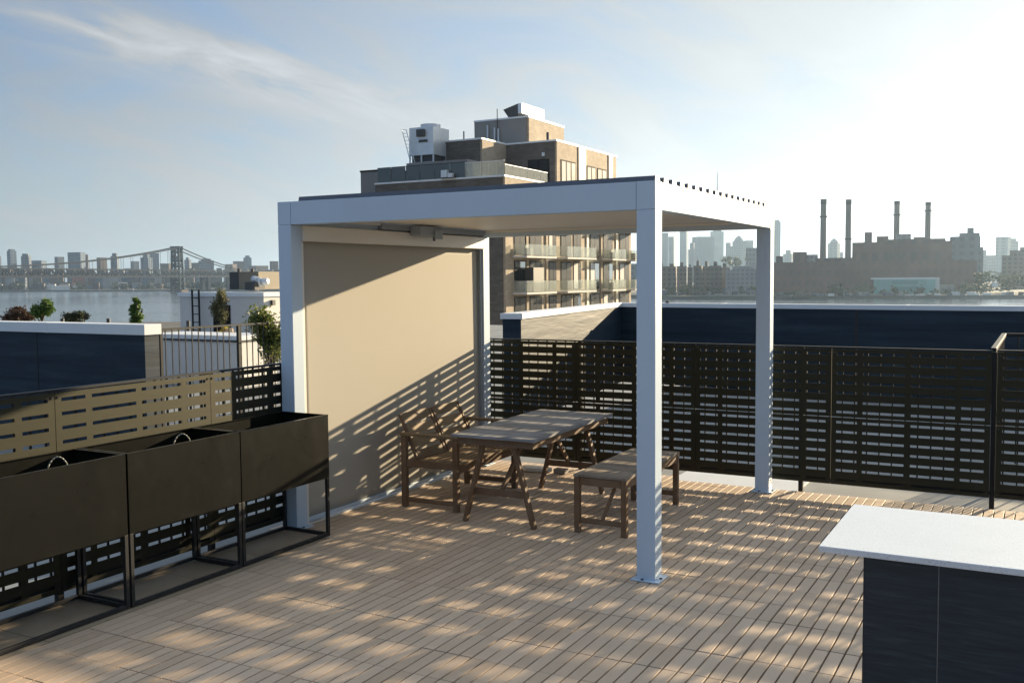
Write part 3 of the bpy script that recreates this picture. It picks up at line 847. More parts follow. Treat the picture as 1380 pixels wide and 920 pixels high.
# sunlit tone put into the +x walls, shade into the walls facing the deck
def block(x0, x1, y0, y1, z0, z1, side=True, front='brick_shaded', name='wall'):
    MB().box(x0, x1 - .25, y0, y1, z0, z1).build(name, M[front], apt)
    if side: MB().box(x1 - .249, x1, y0 + .12, y1, z0, z1 - .003).build(name, M['brick_sunlit'], apt)
    MB().box(x0 - .05, x1 + .06, y0 - .06, y1 + .05, z1 + .002, z1 + .16).build('parapet_cap', M['coping'] if side else M['win_frame'], apt)
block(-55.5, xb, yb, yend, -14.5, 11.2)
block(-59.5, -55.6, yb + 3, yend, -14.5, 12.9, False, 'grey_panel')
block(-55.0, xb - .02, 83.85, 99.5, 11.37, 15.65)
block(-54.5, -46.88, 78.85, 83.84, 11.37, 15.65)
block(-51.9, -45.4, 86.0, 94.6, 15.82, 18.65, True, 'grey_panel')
# terrace glass along the front and the sun side
def glass_run(p, q, z0, z1, mat, n):
    p = Vector(p); q = Vector(q)
    for k in range(n):
        a = p.lerp(q, k/n + .004); c = p.lerp(q, (k+1)/n - .004)
        g = MB().bar((a.x, a.y, (z0+z1)/2), (c.x, c.y, (z0+z1)/2), .03, z1 - z0).build('terrace_glass', M[mat], apt)
    MB().bar((p.x, p.y, z1 + .03), (q.x, q.y, z1 + .03), .06, .05).build('terrace_rail', M['coping'] if mat != 'dark_glass' else M['win_frame'], apt)
xg = on_y(626, 230, yb).x
glass_run((-55.3, yb + .12, 0), (xg, yb + .12, 0), 11.37, 12.75, 'dark_glass', 6)
glass_run((xg, yb + .12, 0), (xb - .05, yb + .12, 0), 11.37, 12.65, 'rail_glass', 5)
glass_run((xb - .05, yb + .2, 0), (xb - .05, 81.9, 0), 11.37, 12.3, 'rail_glass', 6)
MB().box(-55.2, xg - .05, yb + .6, yb + 1.0, 11.37, 12.2).build('planter_wall', M['grey_panel'], apt)
# sun-side windows and balconies of the lower floors
slabs = [4.06 - 3.375 * k for k in range(-2, 6)]
wins = [(74.7, 76.9, 1), (77.8, 80.3, 0), (81.9, 83.6, 1), (84.7, 87.2, 1), (87.7, 89.6, 0), (92.0, 94.4, 1), (95.6, 98.3, 0), (100.4, 103.3, 1)]
for si, zs in enumerate(slabs):
    for (a, c, cur) in wins:
        if zs + 2.95 > 11.19: continue
        wn = MB().box(xb + .002, xb + .05, a, c, zs + .12, zs + 2.95).build('window', M['win_frame'], apt)
        mid = a + (c - a) * random.choice((.45, .5, .6))
        MB().box(xb + .051, xb + .058, a + .08, mid - .04, zs + .2, zs + 2.87).build('pane', M['curtain_and_glare'] if random.random() < .3 else M['glass'], wn)
        MB().box(xb + .051, xb + .058, mid + .04, c - .08, zs + .2, zs + 2.87).build('pane', M['glass'] if random.random() < .8 else M['sky_glass'], wn)
    for (a, c) in ((74.4, 80.7), (83.2, 90.4), (94.8, 98.8), (101.6, 105.0)):
        if zs + 1.2 > 11.1: continue
        sb = MB().box(xb + .003, xb + 1.5, a, c, zs - .18, zs).build('balcony', M['slab'], apt)
        gp = MB()
        nn = max(2, round((c - a) / 1.5))
        for k in range(nn):
            gp.box(xb + 1.44, xb + 1.47, a + (c-a)*k/nn + .03, a + (c-a)*(k+1)/nn - .03, zs + .05, zs + 1.08)
        gp.box(xb + .1, xb + 1.43, a + .02, a + .05, zs + .05, zs + 1.08)
        gp.box(xb + .1, xb + 1.43, c - .05, c - .02, zs + .05, zs + 1.08)
        gp.build('glass_guard', M['rail_glass'], sb)
        fur = MB(); q = a + random.uniform(.8, 2.2)
        fur.box(xb + .6, xb + 1.1, q, q + .6, zs + .002, zs + .75); fur.box(xb + .5, xb + .58, q, q + .6, zs + .002, zs + 1.0)
        if random.random() < .7: fur.build('balcony_chair', M['darkunit'], sb)
    if si >= 2:
        for (x0, x1) in ((-54.4, -52.0), (-50.5, -48.2), (-46.6, -44.4)):
            wn = MB().box(x0, x1, yb - .05, yb - .002, zs + .3, zs + 2.4).build('window', M['win_frame'], apt)
            MB().box(x0 + .09, x1 - .09, yb - .058, yb - .051, zs + .4, zs + 2.3).build('pane', M['glass'], wn)
# pilaster strips between the windows, sun side
for y in (77.2, 81.4, 91.2, 95.0, 99.4):
    MB().box(xb + .003, xb + .12, y - .22, y + .22, -14, 10.9).build('pilaster', M['cream_panel'] if y in (91.2, 99.4) else M['brick_sunlit'], apt)
# dark metal box on a balcony
MB().box(xb + .3, xb + 1.2, 76.3, 78.5, .70, 3.0).build('balcony_storage', M['darkunit'], apt)
# upper block windows
xu = xb - .02
for (a, c) in ((84.9, 88.4), (91.3, 93.6), (94.1, 96.6)):
    wn = MB().box(xu + .002, xu + .05, a, c, 11.5, 13.95).build('window', M['win_frame'], apt)
    nn = 2 if c - a < 3 else 3
    for k in range(nn):
        MB().box(xu + .051, xu + .058, a + (c-a)*k/nn + .13, a + (c-a)*(k+1)/nn - .13, 11.6, 13.8).build('pane', M['curtain_and_glare'] if k < nn - 1 else M['glass'], wn)  # pale upper panes carry the bright sky reflection as plain colour
for (a, c) in ((89.1, 90.9), (97.2, 98.3)):
    MB().box(xu + .003, xu + .10, a, c, 11.4, 15.64).build('pilaster', M['cream_panel'], apt)
wn = MB().box(-44.35, -41.95, 83.80, 83.848, 11.5, 13.95).build('window', M['win_frame'], apt)
for (a, c) in ((-44.25, -43.25), (-43.05, -42.05)):
    MB().box(a, c, 83.79, 83.799, 11.6, 13.85).build('pane', M['glass'], wn)
MB().box(on_y(730, 210, 83.7).x, on_y(733.5, 210, 83.7).x, 83.72, 83.845, 14.25, 14.6).build('wall_lamp', M['galv'], apt)
for px, pt in ((657, 169), (666.5, 172), (671.5, 173.5)):
    q = on_y(px, pt, 85.8)
    MB().cyl((q.x, 85.8, 15.82), (q.x, 85.8, q.z), .09, n=8).build('vent_pipe', M['galv'], apt)
q = on_y(625, 177, 79.5); MB().cyl((q.x, 79.5, 15.8), (q.x, 79.5, q.z), .07, n=8).build('vent_pipe', M['darkunit'], apt)
q = on_x(738, 178.5, -42.5); MB().cyl((q.x, q.y, 15.8), (q.x, q.y, q.z), .14, n=8).build('vent_pipe', M['darkunit'], apt)
q = on_y(670, 147, 85.9); MB().cyl((q.x, 85.9, 15.8), (q.x, 85.9, q.z), .05, n=6).build('mast', M['darkunit'], apt)
# dark structure + cooling tower on the terrace
yc = 76.5
MB().box(on_y(550, 225, yc).x, on_y(632, 225, yc).x, yc - .3, yc + 2.3, 11.37, on_y(575, 219, yc).z).build('equipment_base', M['grey_panel'], apt)
tw = thing('cooling_tower', 'white galvanised cooling tower with side ladder on the apartment building terrace', 'cooling tower', on_y(575, 220, yc))
xa, xc = on_y(551, 190, yc).x, on_y(584, 190, yc).x; zb_ = on_y(570, 218.5, yc).z; zt_ = on_y(570, 171, yc).z
zm_ = zb_ + (zt_ - zb_) * .2
fr_ = MB()
for x in (xa, (xa + xc)/2 - .06, xc - .12):
    for y in (yc, yc + 2.3): fr_.box(x, x + .12, y, y + .12, zb_ + .002, zm_)
fr_.box(xa, xc, yc - .02, yc + 2.44, zb_ - .1, zb_)
fr_.build('support_frame', M['galv'], tw)
MB().box(xa + .15, xc - .15, yc + .3, yc + 2.1, zb_ + .002, zm_ - .002).build('basin', M['darkunit'], tw)
MB().box(xa, xc, yc, yc + 3.0, zm_ + .001, zm_ + .45 * (zt_ - zm_)).build('lower_casing', M['galv'], tw, .02)
MB().box(xa + .03, xc - .03, yc + .03, yc + 2.97, zm_ + .45 * (zt_ - zm_) + .002, zt_).build('upper_casing', M['galv'], tw, .02)
cx = (xa + xc) / 2 + .3
MB().cyl((cx, yc + 1.3, zt_ + .002), (cx, yc + 1.3, zt_ + .35), 1.0, 1.0, 20).build('fan_stack', M['galv'], tw)
MB().box(cx - .7, cx + .2, yc - .25, yc - .002, zt_ - .95, zt_ - .25).build('motor_box', M['darkunit'], tw)
MB().box(cx - .55, cx + .45, yc - .06, yc - .003, zm_ + 1.25, zm_ + 1.5).build('louvre_opening', M['darkunit'], tw)
lad = MB(); 
for (x, l) in ((xa - .15, .0), (xa + .35, .0)): lad.bar((x - .35, yc - .45, zt_ - .2), (x + .55, yc - .35, zb_), .06, .06)
for k in range(9):
    f = k / 9; lad.bar((xa - .5 + .9*f, yc - .45 + .1*f, zt_ - .2 + (zb_ - zt_ + .2)*f), (xa + .9*f, yc - .45 + .1*f, zt_ - .2 + (zb_ - zt_ + .2)*f), .04, .04)
lad.build('ladder', M['galv'], tw)
ac = thing('terrace_unit', 'small pale air conditioning unit behind the dark terrace glass', 'air unit', on_y(600, 240, yb - .6))
ubox2 = lambda px0, px1, py0, py1, y, dp, nm, mt, rt: MB().box(on_y(px0, py1, y).x, on_y(px1, py0, y).x, y, y + dp, on_y(px0, py1, y).z, on_y(px1, py0, y).z).build(nm, mt, rt, .02)
ubox2(594, 602, 229, 239.5, yb - .45, .4, 'case', M['galv'], ac); ubox2(603, 609, 233, 239.5, yb - .45, .4, 'fan_case', M['galv'], ac)
MB().box(on_y(592, 240, yb - .5).x, on_y(611, 240, yb - .5).x, yb - .5, yb - .065, on_y(600, 240.6, yb).z, on_y(600, 239.6, yb - .45).z - .004).build('bracket', M['win_frame'], ac)
# roof plant on the top block
yh = 88.0
hv = thing('roof_plant', 'slanted dark rooftop intake hood with white metal casing on the top block', 'roof plant', on_y(700, 158, yh))
a0 = on_y(678, 140, yh); a1 = on_y(698, 139.5, yh)
zr0 = 18.82
pr = MB()
x0_, x1_ = a0.x, a1.x; zt0 = on_y(690, 140.5, yh).z
vs = [(x0_ - .0, yh, zt0 - .5), (x1_, yh, zt0), (x1_, yh, zr0), (x0_ + .9, yh, zr0)]
vs += [(x, y + 3, z) for x, y, z in vs]
pr.add(vs, [(3,2,1,0),(4,5,6,7),(0,1,5,4),(1,2,6,5),(2,3,7,6),(3,0,4,7)]).build('hood', M['darkunit'], hv)
MB().box(x1_ + .003, x1_ + .5, yh, yh + 5.2, zr0 + .7, zt0).build('casing', M['galv'], hv)
MB().box(x1_ - .6, x1_ + .2, yh + 3.1, yh + 5.6, zr0, zr0 + .69).build('case_base', M['darkunit'], hv)

# ------------------------------------------------------------------ far skyline
ZB = -13.6
def tower(name, label, px0, px1, ptop, d, mat, cat='building', group=None, depth=None, rot=0., base=ZB, extra=None):
    """box tower whose near corner faces us: real width, depth and height at distance d"""
    c = at((px0 + px1)/2, ptop, d); wd = (px1 - px0)/F*d
    dp = depth or wd * .8
    ang = math.atan2(ray((px0+px1)/2, 380).x, ray((px0+px1)/2, 380).y)
    Mx = Matrix.Translation((c.x, c.y, 0)) @ Matrix.Rotation(-ang + rot, 4, 'Z')
    k = 1 / (math.cos(rot) + .8 * abs(math.sin(rot))) if not depth else 1
    mb = MB().box(-wd*k/2, wd*k/2, 0, dp*k, base, c.z)
    if extra: extra(mb, wd*k, dp*k, c.z)
    mb.xf(Mx)
    o = mb.build(name, M[mat]); tag(o, label, cat, group); return o
def setback(fr, hh):
    return lambda mb, w_, d_, z: mb.box(-w_*fr/2, w_*fr/2, d_*(1-fr)/2, d_*(1+fr)/2, z, z + hh)
def dome(mb, w_, d_, z):
    for k in range(4): 
        r = w_*.45*math.cos(k*.36); mb.cyl((0, d_/2, z + w_*.13*k), (0, d_/2, z + w_*.13*(k+1)), r, w_*.45*math.cos((k+1)*.36), 12)
LT = [  # left skyline: px0, px1, ytop, distance, material, extra, label
 (-14, 4, 345, 2500, 'far_grey', None, 'hazy tower cut by the left edge of the photo behind the bridge'),
 (12, 23.5, 338, 2450, 'far_glass', setback(.7, 4), 'tall dark hazy tower with narrowed top, first from the left edge'),
 (27, 39.5, 345, 2500, 'far_grey', setback(.75, 6), 'hazy tower with stepped top, second from the left edge'),
 (38, 58, 351, 2550, 'far_glass', None, 'broad lower hazy block right of the stepped tower'),
 (76, 88, 346, 2500, 'far_grey', None, 'shorter half of the paired slabs left of the thin smokestack'),
 (88, 111, 340, 2550, 'far_glass', None, 'broad tall slab left of the thin smokestack'),
 (133, 146, 347, 2500, 'far_brown', None, 'brownish slab right of the thin smokestack'),
 (148, 158.5, 345, 2450, 'far_grey', setback(.65, 7), 'rounded-top tower beside the brownish slab'),
 (178, 189, 352, 2600, 'far_grey', None, 'low stepped shoulder of the massed towers left of the bridge tower'),
 (187, 202, 347, 2650, 'far_glass', setback(.6, 9), 'stepped peak of the massed towers left of the bridge tower'),
 (203.5, 215, 341, 2700, 'far_grey', None, 'narrow tall slab just left of the bridge tower'),
 (214, 229, 355, 2500, 'far_brown', None, 'low brown block directly left of the bridge tower'),
 (247, 256, 350, 2600, 'far_grey', setback(.5, 6), 'slim tower directly right of the bridge tower'),
 (256, 272, 354, 2650, 'far_brown', None, 'brown block right of the bridge tower, left of the pair'),
 (270, 290, 351, 2600, 'far_grey', setback(.6, 5), 'broad stepped block right of the bridge tower'),
 (300, 316, 356, 2700, 'far_brown', None, 'low brown block under the right end of the bridge cable'),
 (316, 331, 352, 2750, 'far_brown', None, 'brown block left of the pale pointed tower'),
 (329.5, 340, 347, 2900, 'far_glass', setback(.55, 6), 'pale pointed tower near the pergola post'),
 (340, 366, 358, 2650, 'far_brown', None, 'long low block behind the bulkhead air unit'),
 (365.5, 377, 352, 2500, 'far_brown', None, 'reddish block touching the pergola post'),
]
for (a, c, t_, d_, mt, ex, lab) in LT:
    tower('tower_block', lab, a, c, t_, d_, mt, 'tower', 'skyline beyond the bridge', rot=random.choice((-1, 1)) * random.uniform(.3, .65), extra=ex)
q = at(117, 343, 2300); tag(MB().cyl((q.x, q.y, ZB), (q.x, q.y, q.z), 4.2, 3.2, 10).build('smokestack', M['stack']), 'thin dark smokestack between the slabs on the left skyline', 'chimney')
# filler midrise rows on the left bank (individual, indistinguishable)
rnd = random.Random(4)
for k in range(64):
    px = -20 + k * 6.4 + rnd.uniform(-3, 3)
    tower('midrise_block', 'small hazy midrise block in the row under the left skyline', px, px + rnd.uniform(7, 15), rnd.uniform(361, 371), rnd.uniform(2180, 2420), rnd.choice(('far_grey', 'far_brown', 'far_brown', 'far_pale', 'far_glass')), 'building', 'midrise blocks under the left skyline', rot=rnd.uniform(-.4, .4))
rnd = random.Random(11)
for k in range(44):
    px = -15 + k * 6.0 + rnd.uniform(-3, 3)
    if 96 < px < 115 or 134 < px < 158: continue
    tower('waterfront_shed', 'small low shed on the far left waterfront', px, px + rnd.uniform(5, 16), rnd.uniform(380, 387.5), 2010 + rnd.uniform(0, 130), rnd.choice(('far_pale', 'far_white', 'far_brown', 'far_grey', 'far_brown')), 'shed', 'sheds on the left waterfront', rot=rnd.uniform(-.2, .2))
tower('red_warehouse', 'red brick warehouse on the left waterfront under the bridge', 98, 113, 372, 2150, 'far_red', 'warehouse')
tower('white_warehouse', 'white boxy warehouse on the left waterfront under the bridge', 139, 158.5, 372, 2140, 'far_pale', 'warehouse')
tower('pale_shed', 'long pale shed at the water edge, far left', 70, 93, 385, 1995, 'far_white', 'shed')

# bridge
br = thing('suspension_bridge', 'grey steel suspension bridge with one lattice tower crossing the river', 'bridge', at(239, 393, 1700))
T0 = at(-60, 367.0, 1245); T1 = at(239, 368.6, 1700)
T0.z = T1.z = (T0.z + T1.z) / 2
dv = (T1 - T0); dv.z = 0; Lb = dv.length; dv.normalize(); sd = Vector((-dv.y, dv.x, 0))
end = T1 + dv * 650
dk_ = MB()
z0_, z1_ = T1.z - 5.5, T1.z + 5.5
S0 = T0 - dv * 150
for s in (-1, 1):
    o_ = sd * (s * 8)
    dk_.bar(S0 + o_ + Vector((0,0,z1_-T1.z)), end + o_ + Vector((0,0,z1_-T1.z)), 1.6, 2.0)
    dk_.bar(S0 + o_ + Vector((0,0,z0_-T1.z)), end + o_ + Vector((0,0,z0_-T1.z)), 1.6, 2.6)
    n_ = int((end - S0).length / 11)
    for k in range(n_):
        a = S0 + dv * (k * 11) + o_; c = S0 + dv * ((k + 1) * 11) + o_
        hi = Vector((0,0,5.5)); 
        dk_.bar(a - hi if k % 2 else a + hi, c + hi if k % 2 else c - hi, 1.2, 1.2)
        dk_.bar(a - hi, a + hi, .9, .9)
dk_.build('truss_deck', M['steel_bridge'], br)
rd = MB(); rd.bar(S0 + Vector((0,0,-3.2)), end + Vector((0,0,-3.2)), 15, 1.5); rd.build('roadway', M['steel_bridge'], br)
tz = at(239, 332, 1700).z
twr = MB()
for s in (-1, 1):
    for e_ in (-1, 1):
        f0 = T1 + sd * (s * 8) + dv * (e_ * 6); f1 = T1 + sd * (s * 6.4) + dv * (e_ * 4)
        twr.bar((f0.x, f0.y, -15), (f1.x, f1.y, tz), 3.2, 3.2, sd)
    zs_ = -8.0
    while zs_ < tz - 12:
        for e_ in (-1, 1):
            a = T1 + sd * (s * 7.4) + dv * (e_ * 5.4); c = T1 + sd * (s * 7.4) - dv * (e_ * 5.4)
            twr.bar((a.x, a.y, zs_), (c.x, c.y, zs_ + 15), 1.3, 1.3, sd)
        zs_ += 15
for zz in (tz - 3, tz - 24, T1.z + 12, T1.z - 18, 4):
    a = T1 + sd * 9; c = T1 - sd * 9; 
    for e_ in (-1, 1): twr.bar(Vector((a.x, a.y, zz)) + dv*e_*4.6, Vector((c.x, c.y, zz)) + dv*e_*4.6, 2.2, 4 if zz < tz - 5 else 6, (0,0,1))
for e_ in (-1, 1):
    for (za, zb2) in ((T1.z + 14, tz - 24), (tz - 24, tz - 5), (-14, T1.z - 18)):
        a = T1 + sd * 7 + dv*e_*5; c = T1 - sd * 7 + dv*e_*5
        twr.bar((a.x, a.y, za), (c.x, c.y, zb2), 1.3, 1.3); twr.bar((c.x, c.y, za), (a.x, a.y, zb2), 1.3, 1.3)
twr.build('tower', M['steel_bridge'], br)
pr_ = MB(); 
for s in (-1, 1):
    a = T1 + sd * (s * 8); pr_.box(a.x - 7.5, a.x + 7.5, a.y - 7.5, a.y + 7.5, -17.5, -13)
pr_.build('pier', M['stack'], br)
hang = MB()
for s in (-1, 1):
    cab_ = MB()
    o_ = sd * (s * 7); prev = None
    for k in range(41):
        f = k / 40; q = T1 - dv * (488 * f) + o_; zq = T1.z + 7 + (tz - T1.z - 9) * (1 - f) ** 2
        q = Vector((q.x, q.y, zq))
        if prev is not None: cab_.cyl(prev, q, 1.0, n=6)
        if k % 2 and f < .9: hang.bar((q.x, q.y, T1.z + 5), q, .35, .35)
        prev = q
    a = Vector(((T1 + o_).x, (T1 + o_).y, tz - 2)); q = T1 + dv * 215 + o_; sag = []
    for k in range(9):
        f = k / 8; cab_pt = a.lerp(Vector((q.x, q.y, T1.z + 4)), f) - Vector((0, 0, 14 * f * (1 - f))); sag.append(cab_pt)
    for u_, w_ in zip(sag, sag[1:]): cab_.cyl(u_, w_, 1.0, n=6)
    cab_.build('cable', M['steel_bridge'], br)
hang.build('hanger', M['steel_bridge'], br)
vd = MB()
for k in range(1, 8):
    q = T1 + dv * (k * 85)
    for s in (-1, 1): a = q + sd * s * 6; MB().box(a.x - 3, a.x + 3, a.y - 3, a.y + 3, -14, z0_ - 1).build('viaduct_pier', M['steel_bridge'], br)

# right skyline: hazy towers
RT = [
 (890, 901.5, 314, 3000, 'far_glass', None, 'hazy tower close beside the front pergola post'),
 (900, 908.5, 319, 3050, 'far_grey', None, 'slightly lower hazy tower, second from the front pergola post'),
 (915, 926, 308, 3300, 'far_glass', None, 'slim pale tower standing alone between front and rear right posts'),
 (926, 937, 336, 2700, 'far_grey', setback(.6, 18), 'stepped shoulder at the foot of the broad hazy slab'),
 (937, 966, 319, 2900, 'far_glass', None, 'broad pale slab with flat top seen through the pergola'),
 (977, 984.5, 327, 3000, 'far_grey', None, 'narrow hazy block right of the spired skyscraper'),
 (984, 988.5, 332, 2800, 'far_grey', None, 'thin low hazy block left of the domed tower'),
 (988.5, 1005.5, 325, 2900, 'far_grey', dome, 'hazy tower with rounded domed top seen through the pergola'),
 (1004, 1016, 324, 3100, 'far_grey', None, 'flat-topped hazy block right of the domed tower'),
 (1043, 1053, 299, 3000, 'far_glass', setback(.7, 6), 'tall slim hazy tower right of the rear pergola post'),
 (1054, 1068, 342, 2700, 'far_grey', setback(.5, 10), 'low hazy block right of the tall slim tower'),
 (1114, 1130, 328, 2500, 'far_glass', dome, 'pale round-topped tower between the two left chimneys'),
 (1129, 1137, 340, 2600, 'far_grey', None, 'low hazy block behind the second chimney'),
 (1323, 1330, 337, 1900, 'far_grey', None, 'thin pale block right of the glass office tower'),
 (1341, 1359.5, 319, 2100, 'far_glass', None, 'pale wide tower near the right edge of the photo'),
 (1359, 1374, 325, 2150, 'far_grey', setback(.6, 6), 'stepped pale tower beside the wide one near the right edge'),
 (1328, 1345, 344, 2200, 'far_grey', None, 'low pale block left of the wide tower near the right edge'),
]
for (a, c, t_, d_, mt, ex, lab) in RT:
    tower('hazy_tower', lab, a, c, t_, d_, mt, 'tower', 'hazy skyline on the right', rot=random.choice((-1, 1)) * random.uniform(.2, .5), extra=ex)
es = thing('spired_skyscraper', 'pale stepped skyscraper with a thin spire rising above the pergola roof', 'skyscraper', at(965, 400, 3600))
c = at(966, 380, 3600); ang = math.atan2(ray(966, 380).x, ray(966, 380).y)
Mx = Matrix.Translation((c.x, c.y, 0)) @ Matrix.Rotation(-ang, 4, 'Z')
mb = MB()
for (hw_, py) in ((32, 345), (24, 312), (15, 285), (9, 268)):
    zt1 = at(966, py, 3600).z; mb.box(-hw_, hw_, 32 - hw_, 32 + hw_, ZB, zt1)
mb.xf(Mx).build('shaft', M['far_grey'], es)
MB().cyl((0, 32, at(966, 269, 3600).z), (0, 32, at(966, 256, 3600).z), 5, 3, 10).xf(Mx).build('crown', M['far_grey'], es)
MB().cyl((0, 32, at(966, 256.2, 3600).z), (0, 32, at(966, 232, 3600).z), 1.8, .9, 8).xf(Mx).build('spire', M['steel_bridge'], es)
tower('dark_slab', 'dark slab block behind the rear right pergola post', 1005.5, 1022, 334, 1500, 'far_grey', 'building')
# housing blocks through the pergola
rnd = random.Random(8)
for k, (a, c, t_) in enumerate(((886, 899, 360), (898, 911.5, 359), (912, 925.5, 358.5), (927, 934, 360), (934, 946, 358), (944, 958, 359), (957, 972, 358), (970, 984, 360), (858, 872, 359), (872, 886, 361))):
    tower('housing_block', 'brown brick housing block in the row along the far bank, seen through the pergola', a, c, t_, 930 + rnd.uniform(-20, 60), 'far_brown', 'housing block', 'brick housing blocks along the far bank', rot=rnd.uniform(-.3, .3), extra=setback(rnd.uniform(.25, .45), rnd.uniform(2, 5)))
tower('pale_depot', 'pale low depot building beside the rear right pergola post', 978, 1024, 363, 900, 'far_pale', 'depot', extra=setback(.6, 3))
rnd = random.Random(14)
for k in range(26):
    px = 866 + k * 6.6 + rnd.uniform(-2, 2)
    tower('shore_shed', 'small low shed on the right waterfront seen through the pergola', px, px + rnd.uniform(5, 12), rnd.uniform(388, 396), 835 + rnd.uniform(0, 25), rnd.choice(('far_brown', 'far_grey', 'far_pale', 'far_brown')), 'shed', 'sheds on the right waterfront', rot=rnd.uniform(-.2, .2))

rnd = random.Random(41)
for k in range(26):
    f = (k + rnd.uniform(-.3, .3)) / 25; px = 385 + 500 * f
    tower('midrise_block', 'hazy block on the stretch of far bank behind the apartment building', px, px + rnd.uniform(12, 26), rnd.uniform(352, 366), 1750 - 700 * f + rnd.uniform(80, 300), rnd.choice(('far_grey', 'far_brown', 'far_glass')), 'building', 'blocks behind the apartment building', rot=rnd.uniform(-.4, .4))
# power station
ps = thing('power_station', 'large brick power station with four tall chimneys on the far river bank', 'power station', at(1170, 395, 860))
def pbox(name, px0, px1, ptop, d, mat, dep, base=ZB, rot=0):
    c = at((px0+px1)/2, ptop, d); wd = (px1 - px0)/F*d; ang = math.atan2(ray((px0+px1)/2, 380).x, ray((px0+px1)/2, 380).y)
    return MB().box(-wd/2, wd/2, 0, dep, base, c.z).xf(Matrix.Translation((c.x, c.y, 0)) @ Matrix.Rotation(-ang, 4, 'Z')).build(name, M[mat], ps)
pbox('long_hall', 1043, 1304, 352, 860, 'brick_far', 60)
pbox('low_wing', 1030, 1126, 362, 845, 'brick_far', 14)
pbox('roof_plant', 1046, 1055, 345, 880, 'plant_brick', 20); pbox('roof_plant', 1069, 1087, 339.5, 880, 'plant_brick', 20)
pbox('roof_plant', 1087, 1102, 343, 885, 'far_pale', 15); pbox('roof_plant', 1100, 1152, 347.5, 875, 'plant_brick', 20)
pbox('boiler_house', 1150, 1198, 326.5, 900, 'plant_brick', 50)
pbox('boiler_house', 1182, 1197, 318.5, 903, 'plant_brick', 30)
tw_ = pbox('roof_tower', 1165.5, 1175, 313, 905, 'plant_brick', 10)
hall = pbox('turbine_hall', 1197.5, 1271, 322, 895, 'plant_brick', 60)
pbox('turbine_hall', 1271, 1283, 324.5, 895, 'plant_brick', 40)
pbox('roof_plant', 1208, 1227, 315.5, 900, 'far_pale', 12); pbox('roof_plant', 1232, 1247, 319.5, 899, 'plant_brick', 12)
for k, px in enumerate((1203, 1209, 1214, 1220, 1237, 1246, 1262, 1267)):
    o = pbox('pilaster', px, px + 1.2, 324, 893.5, 'far_pale' if k in (5, 6, 7) else 'plant_brick', 1.3, base=at(1220, 345, 893).z)
for (px, pt, pb, wd, d, band) in ((1110, 268.5, 346, 8.0, 880, 293), (1143.7, 269, 346, 7.6, 880, 323), (1209, 271, 322, 7.6, 905, 290.5), (1251, 272.5, 320, 7.4, 905, 285)):
    r = wd/2/F*d; q = at(px, pt, d); b0 = at(px, pb, d)
    z1 = q.z - (q.z - b0.z) * .09
    cm = MB().cyl((q.x, q.y, ZB), (q.x, q.y, z1), r * 1.12, r * .93, 16).build('chimney', M['stack'], ps)
    MB().cyl((q.x, q.y, z1 + .01), (q.x, q.y, q.z), r * 1.0, r * 1.0, 16).build('chimney_cap', M['stack_top'], cm)
    zb3 = at(px, band, d).z; MB().cyl((q.x, q.y, zb3), (q.x, q.y, zb3 + 1.2), r * 1.28, r * 1.28, 16).build('platform', M['stack_top'], cm)
gt = thing('office_tower', 'grey glass office tower with penthouse right of the power station chimneys', 'office building', at(1300, 390, 960))
def gbox(root, name, px0, px1, ptop, d, mat, dep, base=ZB):
    c = at((px0+px1)/2, ptop, d); wd = (px1 - px0)/F*d; ang = math.atan2(ray((px0+px1)/2, 380).x, ray((px0+px1)/2, 380).y)
    return MB().box(-wd/2, wd/2, 0, dep, base, c.z).xf(Matrix.Translation((c.x, c.y, 0)) @ Matrix.Rotation(-ang, 4, 'Z')).build(name, M[mat], root)
gbox(gt, 'body', 1282, 1319.5, 318.5, 960, 'far_glass', 35); gbox(gt, 'penthouse', 1304, 1312, 307, 970, 'far_grey', 12); gbox(gt, 'upper_storey', 1294, 1319, 314, 965, 'far_glass', 25)
gbox(gt, 'side_wing', 1319.6, 1325, 333, 965, 'far_grey', 20)
gg = thing('glass_pavilion', 'low green glazed waterfront building with white end wall before the power station', 'building', at(1220, 397, 800))
gbox(gg, 'glazed_hall', 1180, 1257, 376.5, 800, 'far_green', 22); gbox(gg, 'end_wall', 1257.5, 1266, 374, 799, 'far_white', 24); gbox(gg, 'roof', 1176, 1257, 374.2, 803, 'far_white', 18, base=at(1220, 376.2, 803).z)
gbox(gg, 'annex', 1266.5, 1285, 384, 803, 'far_pale', 14)
tower('brick_apartments', 'dark brick apartment block at the right edge of the photo', 1352, 1384, 344, 1010, 'far_brown', 'building', extra=setback(.4, 5))
tower('brick_apartments', 'dark brick tower cut by the right edge of the photo', 1376, 1402, 333, 1050, 'far_brown', 'building')
tower('white_sign_hut', 'small white box among the trees on the right bank', 1337, 1345, 380.5, 790, 'far_white', 'hut', depth=3, base=at(1340, 387, 790).z)
rnd = random.Random(23)
for k in range(34):
    px = 1040 + k * 10.6 + rnd.uniform(-4, 4)
    tower('shore_shed', 'small low shed on the right waterfront before the power station', px, px + rnd.uniform(4, 12), rnd.uniform(393, 397.5), 770 - (px - 1040) * .12 + rnd.uniform(0, 8), rnd.choice(('far_pale', 'far_grey', 'far_brown', 'far_white')), 'shed', 'sheds before the power station', rot=rnd.uniform(-.2, .2))

